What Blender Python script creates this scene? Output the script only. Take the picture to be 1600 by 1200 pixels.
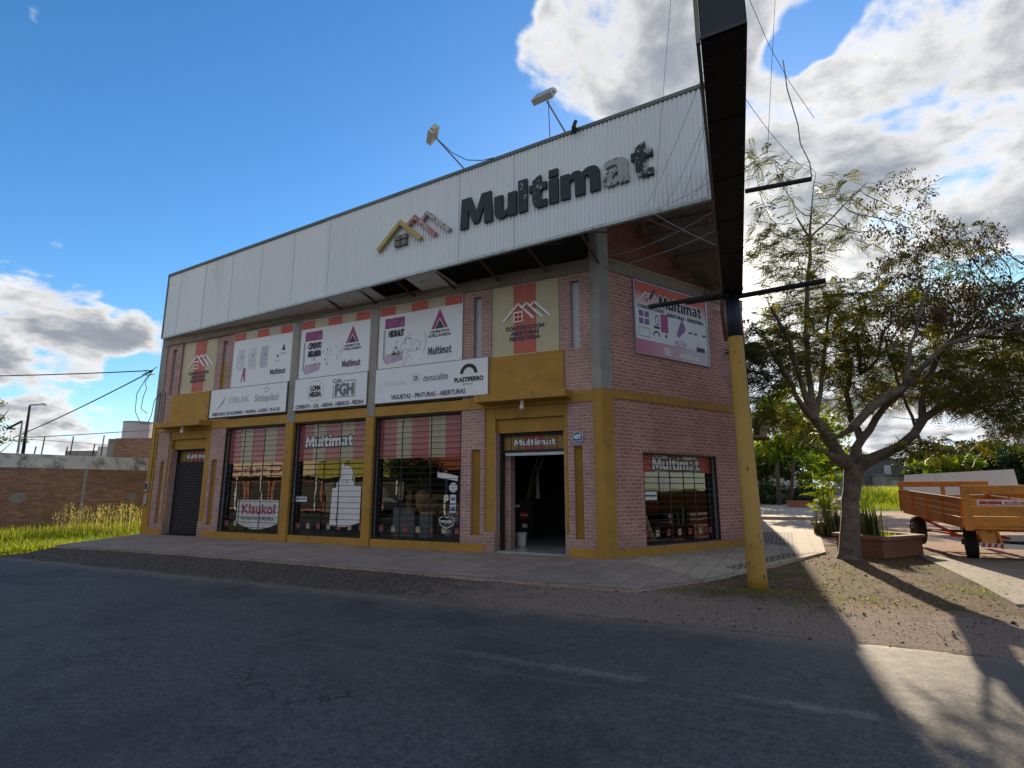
import bpy, bmesh, math, random
import numpy as np
from mathutils import Vector, Matrix, noise
from mathutils.geometry import tessellate_polygon
for o in list(bpy.data.objects): bpy.data.objects.remove(o)
SC = bpy.context.scene
COL = SC.collection
rad = math.radians
# ---------------------------------------------------------------- camera
cam = bpy.data.cameras.new('camera'); camo = bpy.data.objects.new('camera', cam); COL.objects.link(camo)
YAW, PITCH, ROLL = 0.45325, 0.18889, -0.00128
fw = Vector((-math.sin(YAW)*math.cos(PITCH), math.cos(YAW)*math.cos(PITCH), math.sin(PITCH)))
rt = fw.cross(Vector((0,0,1))).normalized(); up = rt.cross(fw)
r2 = rt*math.cos(ROLL)+up*math.sin(ROLL); u2 = up*math.cos(ROLL)-rt*math.sin(ROLL)
M = Matrix((r2, u2, -fw)).transposed().to_4x4(); M.translation = (4.0604, -13.5961, 1.65)
camo.matrix_world = M
cam.sensor_width = 36; cam.lens = 36*866.38/1600; cam.clip_end = 3000; cam.clip_start = .05
SC.camera = camo
# ---------------------------------------------------------------- light
SUN_AZ, SUN_EL = rad(-5.0), rad(18.5)          # azimuth measured from +y towards +x
sd = Vector((math.sin(SUN_AZ)*math.cos(SUN_EL), math.cos(SUN_AZ)*math.cos(SUN_EL), math.sin(SUN_EL)))
sl = bpy.data.lights.new('sun', 'SUN'); sl.energy = 3.5; sl.angle = rad(.55); sl.color = (1, .83, .60)
so = bpy.data.objects.new('sun', sl); COL.objects.link(so)
so.rotation_euler = sd.to_track_quat('Z', 'Y').to_euler()
SC.view_settings.view_transform = 'Standard'; SC.view_settings.look = 'None'
SC.view_settings.exposure = 1.25; SC.view_settings.gamma = 1
SC.render.engine = 'CYCLES'
SC.cycles.max_bounces = 8; SC.cycles.transparent_max_bounces = 16
W = bpy.data.worlds.new('World'); SC.world = W; W.use_nodes = True
nt = W.node_tree; N = nt.nodes; Lk = nt.links
for n in list(N): N.remove(n)
def nd(t, **k):
    n = N.new(t)
    for a, b in k.items():
        if a[0] == 'i' and a[1:].isdigit(): n.inputs[int(a[1:])].default_value = b
        else: setattr(n, a, b)
    return n
def mth(op, a, b=None, c=None, clamp=False):
    n = N.new('ShaderNodeMath'); n.operation = op; n.use_clamp = clamp
    for i, x in enumerate((a, b, c)):
        if x is None: continue
        if isinstance(x, (int, float)): n.inputs[i].default_value = x
        else: Lk.new(x, n.inputs[i])
    return n.outputs[0]
sky = nd('ShaderNodeTexSky', sky_type='NISHITA', sun_disc=False, sun_elevation=SUN_EL, sun_rotation=SUN_AZ,
         altitude=300, air_density=1.0, dust_density=0.3, ozone_density=3.0)
hs = nd('ShaderNodeHueSaturation'); hs.inputs['Saturation'].default_value = 1.24; hs.inputs['Value'].default_value = .92
Lk.new(sky.outputs[0], hs.inputs['Color'])
tc = nd('ShaderNodeTexCoord')
sep = nd('ShaderNodeSeparateXYZ'); Lk.new(tc.outputs['Generated'], sep.inputs[0])
zz = mth('ADD', mth('MAXIMUM', sep.outputs[2], 0.0), .22)
cb = nd('ShaderNodeCombineXYZ'); Lk.new(mth('DIVIDE', sep.outputs[0], zz), cb.inputs[0]); Lk.new(mth('DIVIDE', sep.outputs[1], zz), cb.inputs[1])
nz = nd('ShaderNodeTexNoise'); nz.inputs['Scale'].default_value = 2.1; nz.inputs['Detail'].default_value = 11; nz.inputs['Roughness'].default_value = .62
nz.inputs['Distortion'].default_value = .25
Lk.new(cb.outputs[0], nz.inputs['Vector'])
nz2 = nd('ShaderNodeTexNoise'); nz2.inputs['Scale'].default_value = 5.5; nz2.inputs['Detail'].default_value = 9; nz2.inputs['Roughness'].default_value = .6
Lk.new(cb.outputs[0], nz2.inputs['Vector'])
def pdir(px, py):
    return (fw + r2*((px-800)/866.38) - u2*((py-600)/866.38)).normalized()
# places in the sky where the clouds gather: direction, angular radius (deg), weight
BL = [(960,50,6,.36),(900,90,5,.26),(1060,130,7,.26),(1140,40,7,.32),(1000,170,5,.2),(860,60,3.5,.2),(1300,260,8,.36),(1230,190,4,.26),(1420,180,8,.36),(1540,110,8,.36),(1560,230,7,.30),(1450,300,6,.24),(1360,90,4,.24),(1250,330,6,.26),(1620,60,6,.3),
      (1360,400,4,.14),(1200,420,5,.26),(1290,520,4,.18),(1450,640,5,.2),(1560,690,5,.22),(1230,620,5,.2),(1350,690,5,.22),
      (10,485,3.2,.30),(90,480,3.0,.30),(175,490,2.9,.30),(245,515,2.3,.30),(0,550,3.2,.30),(80,560,3,.28),(160,560,2.2,.28),(60,595,3.4,.22),(0,610,3,.18),(30,640,3,.14),(130,670,3,.12),(230,650,1.6,.08),(60,700,2.5,.12),(170,700,3,.14),
      (-300,560,8,.3),(1900,300,22,.3),(2300,500,22,.2),(5,8,1.6,.22),(75,30,1.1,.24),(800,78,2,.20),(815,125,2,.14),(640,205,.7,.22)]
NEG = [(1255,60,2.6,-.30),(1215,110,2.2,-.25),(1310,60,2,-.2),(450,180,20,-.3),(1575,410,2.6,-.34),(1590,480,2.4,-.25),(700,50,6,-.2),(215,590,2,-.25),(130,610,1.4,-.15),(250,470,1.8,-.1)]
bias = None
REAR_FILL = [((0,-1,.4),45,.36),((-.8,-.6,.5),30,.32),((.8,-.6,.5),30,.32)]     # unseen clouds added behind the photographer to whiten the fill light
for (px, py, rdeg, w) in BL+NEG+[(r_[0], None, r_[1], r_[2]) for r_ in REAR_FILL]:
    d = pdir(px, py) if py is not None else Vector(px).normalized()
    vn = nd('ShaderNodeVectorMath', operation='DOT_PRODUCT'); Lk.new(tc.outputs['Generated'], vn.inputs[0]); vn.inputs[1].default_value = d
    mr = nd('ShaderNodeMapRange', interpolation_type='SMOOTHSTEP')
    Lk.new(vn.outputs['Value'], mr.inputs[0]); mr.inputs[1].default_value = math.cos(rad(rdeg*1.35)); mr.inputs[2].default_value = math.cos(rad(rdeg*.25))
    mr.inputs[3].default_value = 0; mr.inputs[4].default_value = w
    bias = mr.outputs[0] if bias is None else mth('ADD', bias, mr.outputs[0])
bias = mth('MINIMUM', bias, .40)
dens = mth('ADD', mth('ADD', mth('MULTIPLY', mth('SUBTRACT', nz.outputs[0], .5), 1.9), bias), mth('MULTIPLY', mth('SUBTRACT', nz2.outputs[0], .5), .5))
def smooth(x, a, b, lo=0., hi=1.):
    mr = nd('ShaderNodeMapRange', interpolation_type='SMOOTHSTEP'); Lk.new(x, mr.inputs[0])
    for i, q in zip((1, 2, 3, 4), (a, b, lo, hi)): mr.inputs[i].default_value = q
    return mr.outputs[0]
cov = smooth(dens, .11, .33)
thick = smooth(dens, .20, .58)
sn = nd('ShaderNodeVectorMath', operation='DOT_PRODUCT'); Lk.new(tc.outputs['Generated'], sn.inputs[0]); sn.inputs[1].default_value = sd
near = mth('POWER', mth('MAXIMUM', sn.outputs['Value'], 0.0), 14.0)
glow = mth('POWER', mth('MAXIMUM', sn.outputs['Value'], 0.0), 160.0)
rim = nd('ShaderNodeMix', data_type='RGBA'); rim.inputs['A'].default_value = (4.4, 4.35, 4.3, 1); rim.inputs['B'].default_value = (1.5, 1.65, 1.9, 1)
Lk.new(thick, rim.inputs['Factor'])
vs = nd('ShaderNodeVectorMath', operation='SCALE'); Lk.new(rim.outputs['Result'], vs.inputs[0])
Lk.new(mth('ADD', mth('ADD', .92, mth('MULTIPLY', near, .12)), mth('MULTIPLY', mth('SUBTRACT', nz2.outputs[0], .5), .7)), vs.inputs['Scale'])
skc = nd('ShaderNodeVectorMath', operation='MINIMUM'); Lk.new(hs.outputs[0], skc.inputs[0]); skc.inputs[1].default_value = (4.0, 4.4, 5.0)
mx = nd('ShaderNodeMix', data_type='RGBA'); Lk.new(cov, mx.inputs['Factor']); Lk.new(skc.outputs[0], mx.inputs['A']); Lk.new(vs.outputs[0], mx.inputs['B'])
gl = nd('ShaderNodeVectorMath', operation='SCALE'); gl.inputs[0].default_value = (7, 6.4, 5.2); Lk.new(glow, gl.inputs['Scale'])
ad = nd('ShaderNodeVectorMath', operation='ADD'); Lk.new(mx.outputs['Result'], ad.inputs[0]); Lk.new(gl.outputs[0], ad.inputs[1])
bg = nd('ShaderNodeBackground'); bg.inputs[1].default_value = .10; Lk.new(ad.outputs[0], bg.inputs[0])
wo = nd('ShaderNodeOutputWorld'); Lk.new(bg.outputs[0], wo.inputs[0])

# ---------------------------------------------------------------- materials
MT = {}
def mat(name, col, rough=.75, var=.12, scale=3., bump=0., bscale=40., metal=0., col2=None, t2=(.55, .7), s2=1.2, spec=.4, uv=False, streak=False):
    if name in MT: return MT[name]
    m = bpy.data.materials.new(name); m.use_nodes = True; MT[name] = m
    t = m.node_tree; n = t.nodes; l = t.links
    b = n['Principled BSDF']; b.inputs['Roughness'].default_value = rough; b.inputs['Metallic'].default_value = metal
    b.inputs['Specular IOR Level'].default_value = spec
    tcn = n.new('ShaderNodeTexCoord'); src = tcn.outputs['UV' if uv else 'Object']
    if streak:
        mp = n.new('ShaderNodeMapping'); mp.inputs['Scale'].default_value = (1, 1, .12) if not uv else (1, .12, 1); l.new(src, mp.inputs[0]); src2 = mp.outputs[0]
    else: src2 = src
    a = n.new('ShaderNodeTexNoise'); a.inputs['Scale'].default_value = scale; a.inputs['Detail'].default_value = 7; a.inputs['Roughness'].default_value = .65; l.new(src2, a.inputs[0])
    rp = n.new('ShaderNodeMapRange'); l.new(a.outputs[0], rp.inputs[0]); rp.inputs[1].default_value = .3; rp.inputs[2].default_value = .7
    rp.inputs[3].default_value = 1-var; rp.inputs[4].default_value = 1+var
    sc = n.new('ShaderNodeVectorMath'); sc.operation = 'SCALE'; sc.inputs[0].default_value = col; l.new(rp.outputs[0], sc.inputs['Scale'])
    out = sc.outputs[0]
    if col2:
        c = n.new('ShaderNodeTexNoise'); c.inputs['Scale'].default_value = s2; c.inputs['Detail'].default_value = 9; c.inputs['Roughness'].default_value = .7; l.new(src2, c.inputs[0])
        r3 = n.new('ShaderNodeMapRange'); r3.interpolation_type = 'SMOOTHSTEP'; l.new(c.outputs[0], r3.inputs[0]); r3.inputs[1].default_value = t2[0]; r3.inputs[2].default_value = t2[1]
        mxn = n.new('ShaderNodeMix'); mxn.data_type = 'RGBA'; l.new(r3.outputs[0], mxn.inputs['Factor']); l.new(out, mxn.inputs['A']); mxn.inputs['B'].default_value = (*col2, 1)
        out = mxn.outputs['Result']
    l.new(out, b.inputs['Base Color'])
    if bump:
        e = n.new('ShaderNodeTexNoise'); e.inputs['Scale'].default_value = bscale; e.inputs['Detail'].default_value = 4; l.new(src, e.inputs[0])
        bp = n.new('ShaderNodeBump'); bp.inputs['Strength'].default_value = bump; bp.inputs['Distance'].default_value = .02; l.new(e.outputs[0], bp.inputs['Height']); l.new(bp.outputs[0], b.inputs['Normal'])
    return m
def brick(name, c1, c2, mort, bw=.255, rh=.074, ms=.013, blotch=(.30,.24,.22), uvs=True):
    m = bpy.data.materials.new(name); m.use_nodes = True; MT[name] = m
    t = m.node_tree; n = t.nodes; l = t.links
    b = n['Principled BSDF']; b.inputs['Roughness'].default_value = .88; b.inputs['Specular IOR Level'].default_value = .25
    tcn = n.new('ShaderNodeTexCoord')
    wn = n.new('ShaderNodeTexNoise'); wn.inputs['Scale'].default_value = 9; wn.inputs['Detail'].default_value = 3; l.new(tcn.outputs['UV'], wn.inputs[0])
    ws = n.new('ShaderNodeVectorMath'); ws.operation = 'MULTIPLY_ADD'; l.new(wn.outputs['Color'], ws.inputs[0]); ws.inputs[1].default_value = (.03, .03, 0); l.new(tcn.outputs['UV'], ws.inputs[2])
    bt = n.new('ShaderNodeTexBrick'); l.new(ws.outputs[0], bt.inputs[0]); bt.offset = .5
    bt.inputs['Color1'].default_value = (*c1, 1); bt.inputs['Color2'].default_value = (*c2, 1); bt.inputs['Mortar'].default_value = (*mort, 1)
    bt.inputs['Scale'].default_value = 1; bt.inputs['Mortar Size'].default_value = ms; bt.inputs['Mortar Smooth'].default_value = .35; bt.inputs['Bias'].default_value = -.1
    bt.inputs['Brick Width'].default_value = bw; bt.inputs['Row Height'].default_value = rh
    a = n.new('ShaderNodeTexNoise'); a.inputs['Scale'].default_value = 1.1; a.inputs['Detail'].default_value = 8; a.inputs['Roughness'].default_value = .7; l.new(tcn.outputs['UV'], a.inputs[0])
    r = n.new('ShaderNodeMapRange'); l.new(a.outputs[0], r.inputs[0]); r.inputs[1].default_value = .25; r.inputs[2].default_value = .75; r.inputs[3].default_value = .72; r.inputs[4].default_value = 1.25
    g = n.new('ShaderNodeTexNoise'); g.inputs['Scale'].default_value = 22; g.inputs['Detail'].default_value = 4; l.new(tcn.outputs['UV'], g.inputs[0])
    r4 = n.new('ShaderNodeMapRange'); l.new(g.outputs[0], r4.inputs[0]); r4.inputs[1].default_value = .3; r4.inputs[2].default_value = .7; r4.inputs[3].default_value = .78; r4.inputs[4].default_value = 1.2
    mu = n.new('ShaderNodeMath'); mu.operation = 'MULTIPLY'; l.new(r.outputs[0], mu.inputs[0]); l.new(r4.outputs[0], mu.inputs[1])
    sc = n.new('ShaderNodeVectorMath'); sc.operation = 'SCALE'; l.new(bt.outputs['Color'], sc.inputs[0]); l.new(mu.outputs[0], sc.inputs['Scale'])
    k = n.new('ShaderNodeTexNoise'); k.inputs['Scale'].default_value = 3.5; k.inputs['Detail'].default_value = 8; k.inputs['Roughness'].default_value = .8; l.new(tcn.outputs['UV'], k.inputs[0])
    r5 = n.new('ShaderNodeMapRange'); l.new(k.outputs[0], r5.inputs[0]); r5.inputs[1].default_value = .56; r5.inputs[2].default_value = .74; r5.inputs[3].default_value = 0; r5.inputs[4].default_value = .7
    mxn = n.new('ShaderNodeMix'); mxn.data_type = 'RGBA'; l.new(r5.outputs[0], mxn.inputs['Factor']); l.new(sc.outputs[0], mxn.inputs['A']); mxn.inputs['B'].default_value = (*blotch, 1)
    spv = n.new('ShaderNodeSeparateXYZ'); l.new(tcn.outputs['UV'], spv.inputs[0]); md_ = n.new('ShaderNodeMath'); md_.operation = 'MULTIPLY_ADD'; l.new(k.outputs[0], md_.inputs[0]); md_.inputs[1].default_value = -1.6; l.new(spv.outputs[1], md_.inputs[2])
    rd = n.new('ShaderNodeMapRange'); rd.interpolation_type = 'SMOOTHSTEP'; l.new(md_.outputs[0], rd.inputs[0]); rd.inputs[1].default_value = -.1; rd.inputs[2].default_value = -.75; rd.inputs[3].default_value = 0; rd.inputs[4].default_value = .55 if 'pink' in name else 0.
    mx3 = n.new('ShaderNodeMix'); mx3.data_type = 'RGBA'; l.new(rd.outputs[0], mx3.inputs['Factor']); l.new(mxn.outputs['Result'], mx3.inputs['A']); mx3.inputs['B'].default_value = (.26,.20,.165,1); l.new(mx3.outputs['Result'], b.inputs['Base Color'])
    inv = n.new('ShaderNodeMath'); inv.operation = 'MULTIPLY_ADD'; l.new(bt.outputs['Fac'], inv.inputs[0]); inv.inputs[1].default_value = -1; l.new(g.outputs[0], inv.inputs[2])
    bp = n.new('ShaderNodeBump'); bp.inputs['Strength'].default_value = .9; bp.inputs['Distance'].default_value = .014; l.new(inv.outputs[0], bp.inputs['Height']); l.new(bp.outputs[0], b.inputs['Normal'])
    return m
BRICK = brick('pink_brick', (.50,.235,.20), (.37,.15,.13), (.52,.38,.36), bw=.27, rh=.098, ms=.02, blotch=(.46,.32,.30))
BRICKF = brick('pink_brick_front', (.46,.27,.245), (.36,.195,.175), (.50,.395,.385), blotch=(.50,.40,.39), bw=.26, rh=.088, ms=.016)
BRICKL = brick('rough_red_brick', (.50,.27,.17), (.30,.15,.09), (.25,.19,.15), bw=.30, rh=.10, ms=.018, blotch=(.36,.27,.20))
YEL = mat('ochre_paint', (.39,.215,.038), .7, .16, 1.6, .25, 22, col2=(.21,.135,.06), t2=(.54,.72), s2=3.4)
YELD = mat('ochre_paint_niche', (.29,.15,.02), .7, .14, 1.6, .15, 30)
CONC = mat('bare_concrete', (.235,.20,.165), .9, .18, 1.5, .3, 25, col2=(.15,.125,.10), t2=(.5,.75), s2=2.5)
CONCG = mat('grey_concrete', (.30,.29,.275), .9, .18, 1.2, .3, 25, col2=(.19,.18,.16), t2=(.5,.75), s2=2)
WHT = mat('white_vinyl', (.74,.78,.84), .45, .05, .8, col2=(.62,.65,.68), t2=(.5,.8), s2=1.5)
WHT2 = mat('white_sticker', (.78,.80,.83), .45, .04, 2)
SHEET = mat('white_metal_sheet', (.68,.73,.78), .42, .06, .35, metal=.0, col2=(.55,.56,.56), t2=(.56,.8), s2=.9, streak=True, spec=.5)
TRIMG = mat('green_grey_trim', (.13,.165,.16), .6, .2, 2, metal=.2)
TRIMB = mat('weathered_trim', (.46,.55,.57), .6, .2, 3, col2=(.22,.16,.12), t2=(.54,.68), s2=9)
BLK = mat('black_letter', (.012,.022,.035), .5, .25, 4, spec=.4)
BLKP = mat('peeling_black_letter', (.02,.03,.04), .6, .3, 6, col2=(.42,.44,.46), t2=(.60,.62), s2=6)
PEEL = mat('peeled_grey_letter', (.33,.35,.37), .7, .15, 12, col2=(.02,.03,.04), t2=(.55,.58), s2=6)
INK = mat('black_print', (.025,.025,.035), .6, .1, 8)
INKN = mat('navy_print', (.055,.06,.10), .6, .1, 8)
FADE = mat('faded_print', (.50,.53,.58), .6, .1, 8)
FADE2 = mat('pale_grey_print', (.36,.38,.43), .6, .15, 8)
REDS = mat('salmon_stripe', (.52,.10,.075), .5, .12, 2, col2=(.58,.20,.16), t2=(.5,.8), s2=3)
PNKS = mat('pink_stripe', (.36,.105,.115), .16, .1, 2, spec=.6)
CRM = mat('cream_stripe', (.42,.38,.27), .25, .1, 2, spec=.6)
PUR = mat('purple_print', (.27,.07,.20), .6, .2, 5, col2=(.40,.22,.36), t2=(.45,.75), s2=6)
LIL = mat('lilac_print', (.45,.38,.50), .6, .2, 5)
MAG = mat('magenta_print', (.42,.06,.15), .6, .1, 5)
REDP = mat('red_print', (.45,.02,.03), .6, .1, 5)
DKM = mat('dark_metal', (.02,.022,.026), .5, .25, 5, metal=.3)
ALU = mat('aluminium', (.42,.44,.46), .4, .1, 4, metal=.7)
FROST = mat('frosted_glass', (.42,.47,.52), .3, .1, 2, spec=.6)
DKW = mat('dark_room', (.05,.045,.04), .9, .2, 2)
TILEF = mat('shop_floor_tile', (.30,.33,.34), .22, .1, 2)
BLKP2 = mat('black_sign_panel', (.006,.007,.009), .6, .4, 2, .3, 12, col2=(.012,.012,.014), t2=(.5,.7), s2=3, spec=.3)
NAVYP = mat('navy_sign_panel', (.014,.02,.032), .6, .2, 2)
NAVYR = mat('navy_paint_flaked', (.012,.018,.035), .6, .2, 3, col2=(.10,.13,.17), t2=(.6,.7), s2=8, streak=True)
PYEL = mat('pole_yellow_paint', (.37,.215,.04), .5, .12, 2, .15, 20, col2=(.20,.12,.05), t2=(.6,.66), s2=7)
RUST = mat('rusty_steel', (.10,.055,.035), .8, .3, 6, .3, 50)
WIRE = mat('black_cable', (.012,.012,.013), .6, .1, 5)
WIREG = mat('grey_wire', (.30,.31,.33), .5, .1, 5)
BARK = mat('grey_bark', (.155,.13,.115), .9, .35, 5, .9, 22, col2=(.075,.06,.05), t2=(.45,.7), s2=6)
WOODO = mat('orange_trailer_paint', (.60,.235,.035), .55, .14, 2, .15, 30, col2=(.30,.14,.05), t2=(.48,.68), s2=6)
ORF = mat('red_orange_frame', (.62,.10,.01), .5, .12, 3)
TYR = mat('tyre_rubber', (.018,.018,.019), .8, .2, 8, .4, 60)
RIM = mat('wheel_rim', (.10,.075,.055), .6, .3, 6, metal=.3)
SOIL = mat('planter_soil', (.06,.045,.03), .95, .3, 8, .6, 40)
PBRICK = brick('planter_brick', (.30,.11,.075), (.22,.08,.055), (.24,.17,.14), rh=.08, ms=.012, blotch=(.28,.17,.13))
CAP = mat('planter_cap', (.26,.13,.10), .85, .2, 4, .3, 30)
RENDW = mat('stained_white_render', (.74,.73,.70), .9, .1, 1.5, .2, 20, col2=(.10,.10,.09), t2=(.42,.72), s2=1.6)
REDW = mat('red_gate_panel', (.42,.13,.07), .7, .15, 3)
def glass(name='window_glass', tint=.75, base=.02, rough=.01):
    m = bpy.data.materials.new(name); m.use_nodes = True; t = m.node_tree; n = t.nodes; l = t.links
    n.remove(n['Principled BSDF']); o = n['Material Output']
    tr = n.new('ShaderNodeBsdfTransparent'); tr.inputs[0].default_value = (tint, tint*1.01, tint, 1)
    gs = n.new('ShaderNodeBsdfGlossy'); gs.inputs['Roughness'].default_value = rough; gs.inputs['Color'].default_value = (1, 1, 1, 1)
    fr = n.new('ShaderNodeFresnel'); fr.inputs[0].default_value = 1.5
    ns = n.new('ShaderNodeTexNoise'); ns.inputs['Scale'].default_value = .9; tcn = n.new('ShaderNodeTexCoord'); l.new(tcn.outputs['Object'], ns.inputs[0])
    bp = n.new('ShaderNodeBump'); bp.inputs['Strength'].default_value = .12; bp.inputs['Distance'].default_value = .03; l.new(ns.outputs[0], bp.inputs['Height']); l.new(bp.outputs[0], gs.inputs['Normal'])
    a = n.new('ShaderNodeMath'); a.operation = 'MULTIPLY_ADD'; l.new(fr.outputs[0], a.inputs[0]); a.inputs[1].default_value = 1.9; a.inputs[2].default_value = base
    mxn = n.new('ShaderNodeMixShader'); l.new(a.outputs[0], mxn.inputs[0]); l.new(tr.outputs[0], mxn.inputs[1]); l.new(gs.outputs[0], mxn.inputs[2]); l.new(mxn.outputs[0], o.inputs[0])
    return m
GLASS = glass()
def leafmat(name, cols, trans=.45, rough=.5):
    m = bpy.data.materials.new(name); m.use_nodes = True; t = m.node_tree; n = t.nodes; l = t.links
    n.remove(n['Principled BSDF']); o = n['Material Output']
    at = n.new('ShaderNodeAttribute'); at.attribute_name = 'tint'
    cr = n.new('ShaderNodeValToRGB'); e = cr.color_ramp.elements; e[0].position = 0; e[0].color = (*cols[0], 1); e[1].position = 1; e[1].color = (*cols[-1], 1)
    for i, c in enumerate(cols[1:-1]): q = e.new((i+1)/(len(cols)-1)); q.color = (*c, 1)
    l.new(at.outputs['Fac'], cr.inputs[0])
    df = n.new('ShaderNodeBsdfPrincipled'); df.inputs['Roughness'].default_value = rough; df.inputs['Specular IOR Level'].default_value = .3 if rough < .9 else .0; l.new(cr.outputs[0], df.inputs['Base Color'])
    tl = n.new('ShaderNodeBsdfTranslucent'); hs2 = n.new('ShaderNodeHueSaturation'); hs2.inputs['Value'].default_value = 1.7; hs2.inputs['Saturation'].default_value = 1.15; l.new(cr.outputs[0], hs2.inputs['Color']); l.new(hs2.outputs[0], tl.inputs[0])
    mxn = n.new('ShaderNodeMixShader'); mxn.inputs[0].default_value = trans; l.new(df.outputs[0], mxn.inputs[1]); l.new(tl.outputs[0], mxn.inputs[2]); l.new(mxn.outputs[0], o.inputs[0])
    return m
LEAF = leafmat('feathery_leaves', [(.035,.04,.014), (.06,.068,.017), (.11,.115,.02), (.24,.21,.028)], .42)
PODS = leafmat('dry_pods_and_leaves', [(.035,.018,.014), (.06,.03,.02), (.09,.055,.03)], .15)
LEAFY = leafmat('bright_leaves', [(.06,.10,.015), (.13,.18,.02), (.24,.27,.03)], .5)
LEAFD = leafmat('dark_leaves', [(.02,.035,.012), (.04,.065,.018), (.09,.12,.025)], .35)
GRS = leafmat('tall_grass_blades', [(.09,.125,.018), (.19,.24,.03), (.30,.32,.06), (.40,.34,.14)], .45)
SNAKE = leafmat('snake_plant_blades', [(.03,.05,.02), (.06,.085,.03), (.12,.14,.05)], .15)

# ---------------------------------------------------------------- mesh collector
def tag(o, label=None, cat=None, group=None, kind=None):
    if label: o['label'] = label
    if cat: o['category'] = cat
    if group: o['group'] = group
    if kind: o['kind'] = kind
    return o
def empty(name, loc, label, cat, group=None):
    o = bpy.data.objects.new(name, None); COL.objects.link(o); o.location = loc; o.empty_display_size = .2
    return tag(o, label, cat, group)
def wloc(o):
    v = Vector((0, 0, 0))
    while o: v += Vector(o.location); o = o.parent
    return v
IDN = Matrix.Identity(4)
_tx = {}
def textmesh(s):
    if s in _tx: return _tx[s]
    c = bpy.data.curves.new('t', 'FONT'); c.body = s; c.size = 1; c.offset = .0; c.resolution_u = 3
    o = bpy.data.objects.new('t', c); me = o.to_mesh()
    v = [(p.co.x, p.co.y) for p in me.vertices]; f = [tuple(p.vertices) for p in me.polygons]
    o.to_mesh_clear(); bpy.data.objects.remove(o); bpy.data.curves.remove(c)
    _tx[s] = (v, f); return _tx[s]
class MB:
    def __init__(s, frame=IDN): s.v = []; s.f = []; s.uv = []; s.m = frame; s.mi = []; s.cm = 0; s.cuts = [0]
    def cut(s):
        if s.cuts[-1] != len(s.f): s.cuts.append(len(s.f))
        return s
    def face(s, pts, uvs=None):
        b = len(s.v); s.v += [s.m @ Vector(p) for p in pts]; s.f.append(list(range(b, b+len(pts))))
        if uvs is None:
            P = [Vector(p) for p in pts]; n = (P[1]-P[0]).cross(P[2]-P[1]); a = max(range(3), key=lambda i: abs(n[i]))
            uvs = [((p[1], p[2]) if a == 0 else (p[0], p[2]) if a == 1 else (p[0], p[1])) for p in P]
        s.uv.append(uvs); s.mi.append(s.cm); return s
    def box(s, x0, x1, y0, y1, z0, z1):
        if x0 > x1: x0, x1 = x1, x0
        if y0 > y1: y0, y1 = y1, y0
        if z0 > z1: z0, z1 = z1, z0
        F = s.face
        F([(x0,y0,z0),(x1,y0,z0),(x1,y0,z1),(x0,y0,z1)]); F([(x1,y1,z0),(x0,y1,z0),(x0,y1,z1),(x1,y1,z1)])
        F([(x1,y0,z0),(x1,y1,z0),(x1,y1,z1),(x1,y0,z1)]); F([(x0,y1,z0),(x0,y0,z0),(x0,y0,z1),(x0,y1,z1)])
        F([(x0,y0,z1),(x1,y0,z1),(x1,y1,z1),(x0,y1,z1)]); F([(x0,y1,z0),(x1,y1,z0),(x1,y0,z0),(x0,y0,z0)])
        return s
    def rect(s, x0, x1, z0, z1, y):    # flat rectangle facing -y
        return s.face([(x0,y,z0),(x1,y,z0),(x1,y,z1),(x0,y,z1)])
    def flat(s, pts, y, holes=()):      # flat polygon in x,z facing -y (print on a surface)
        loops = [[Vector((p[0], p[1], 0)) for p in q] for q in [pts]+list(holes)]
        al = [p for q in loops for p in q]
        for t in tessellate_polygon(loops):
            tri = [al[i] for i in t]
            if (tri[1]-tri[0]).cross(tri[2]-tri[1]).z < 0: tri.reverse()
            s.face([(p.x, y, p.y) for p in tri])
        return s
    def solid(s, pts, y0, y1, holes=()):  # extruded polygon from y0 (front) to y1
        s.flat(pts, y0, holes)
        loops = [[Vector((p[0], p[1], 0)) for p in q] for q in [pts]+list(holes)]
        for q in loops:
            for i in range(len(q)):
                a, b = q[i], q[(i+1) % len(q)]
                s.face([(a.x,y0,a.y),(a.x,y1,a.y),(b.x,y1,b.y),(b.x,y0,b.y)])
        return s
    def prism(s, poly, z0, z1):           # footprint polygon ccw in x,y
        n = len(poly)
        s.face([(p[0],p[1],z1) for p in poly]); s.face([(p[0],p[1],z0) for p in reversed(poly)])
        for i in range(n):
            a, b = poly[i], poly[(i+1) % n]; d = math.hypot(b[0]-a[0], b[1]-a[1])
            s.face([(a[0],a[1],z0),(b[0],b[1],z0),(b[0],b[1],z1),(a[0],a[1],z1)], [(0,z0),(d,z0),(d,z1),(0,z1)])
        return s
    def tube(s, pts, r, n=8, cap=True):
        pts = [Vector(p) for p in pts]; R = r if isinstance(r, (list, tuple)) else [r]*len(pts); rings = []
        ref = None
        for i, p in enumerate(pts):
            d = (pts[min(i+1, len(pts)-1)]-pts[max(i-1, 0)]).normalized()
            if ref is None: ref = d.orthogonal().normalized()
            a = (ref - d*ref.dot(d)).normalized(); ref = a; b = d.cross(a)
            rings.append([p+(a*math.cos(t)+b*math.sin(t))*R[i] for t in [2*math.pi*k/n for k in range(n)]])
        for i in range(len(pts)-1):
            for k in range(n):
                k2 = (k+1) % n; s.face([rings[i][k], rings[i][k2], rings[i+1][k2], rings[i+1][k]], [(k/n,i),((k+1)/n,i),((k+1)/n,i+1),(k/n,i+1)])
        if cap: s.face(list(reversed(rings[0]))); s.face(rings[-1])
        return s
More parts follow.
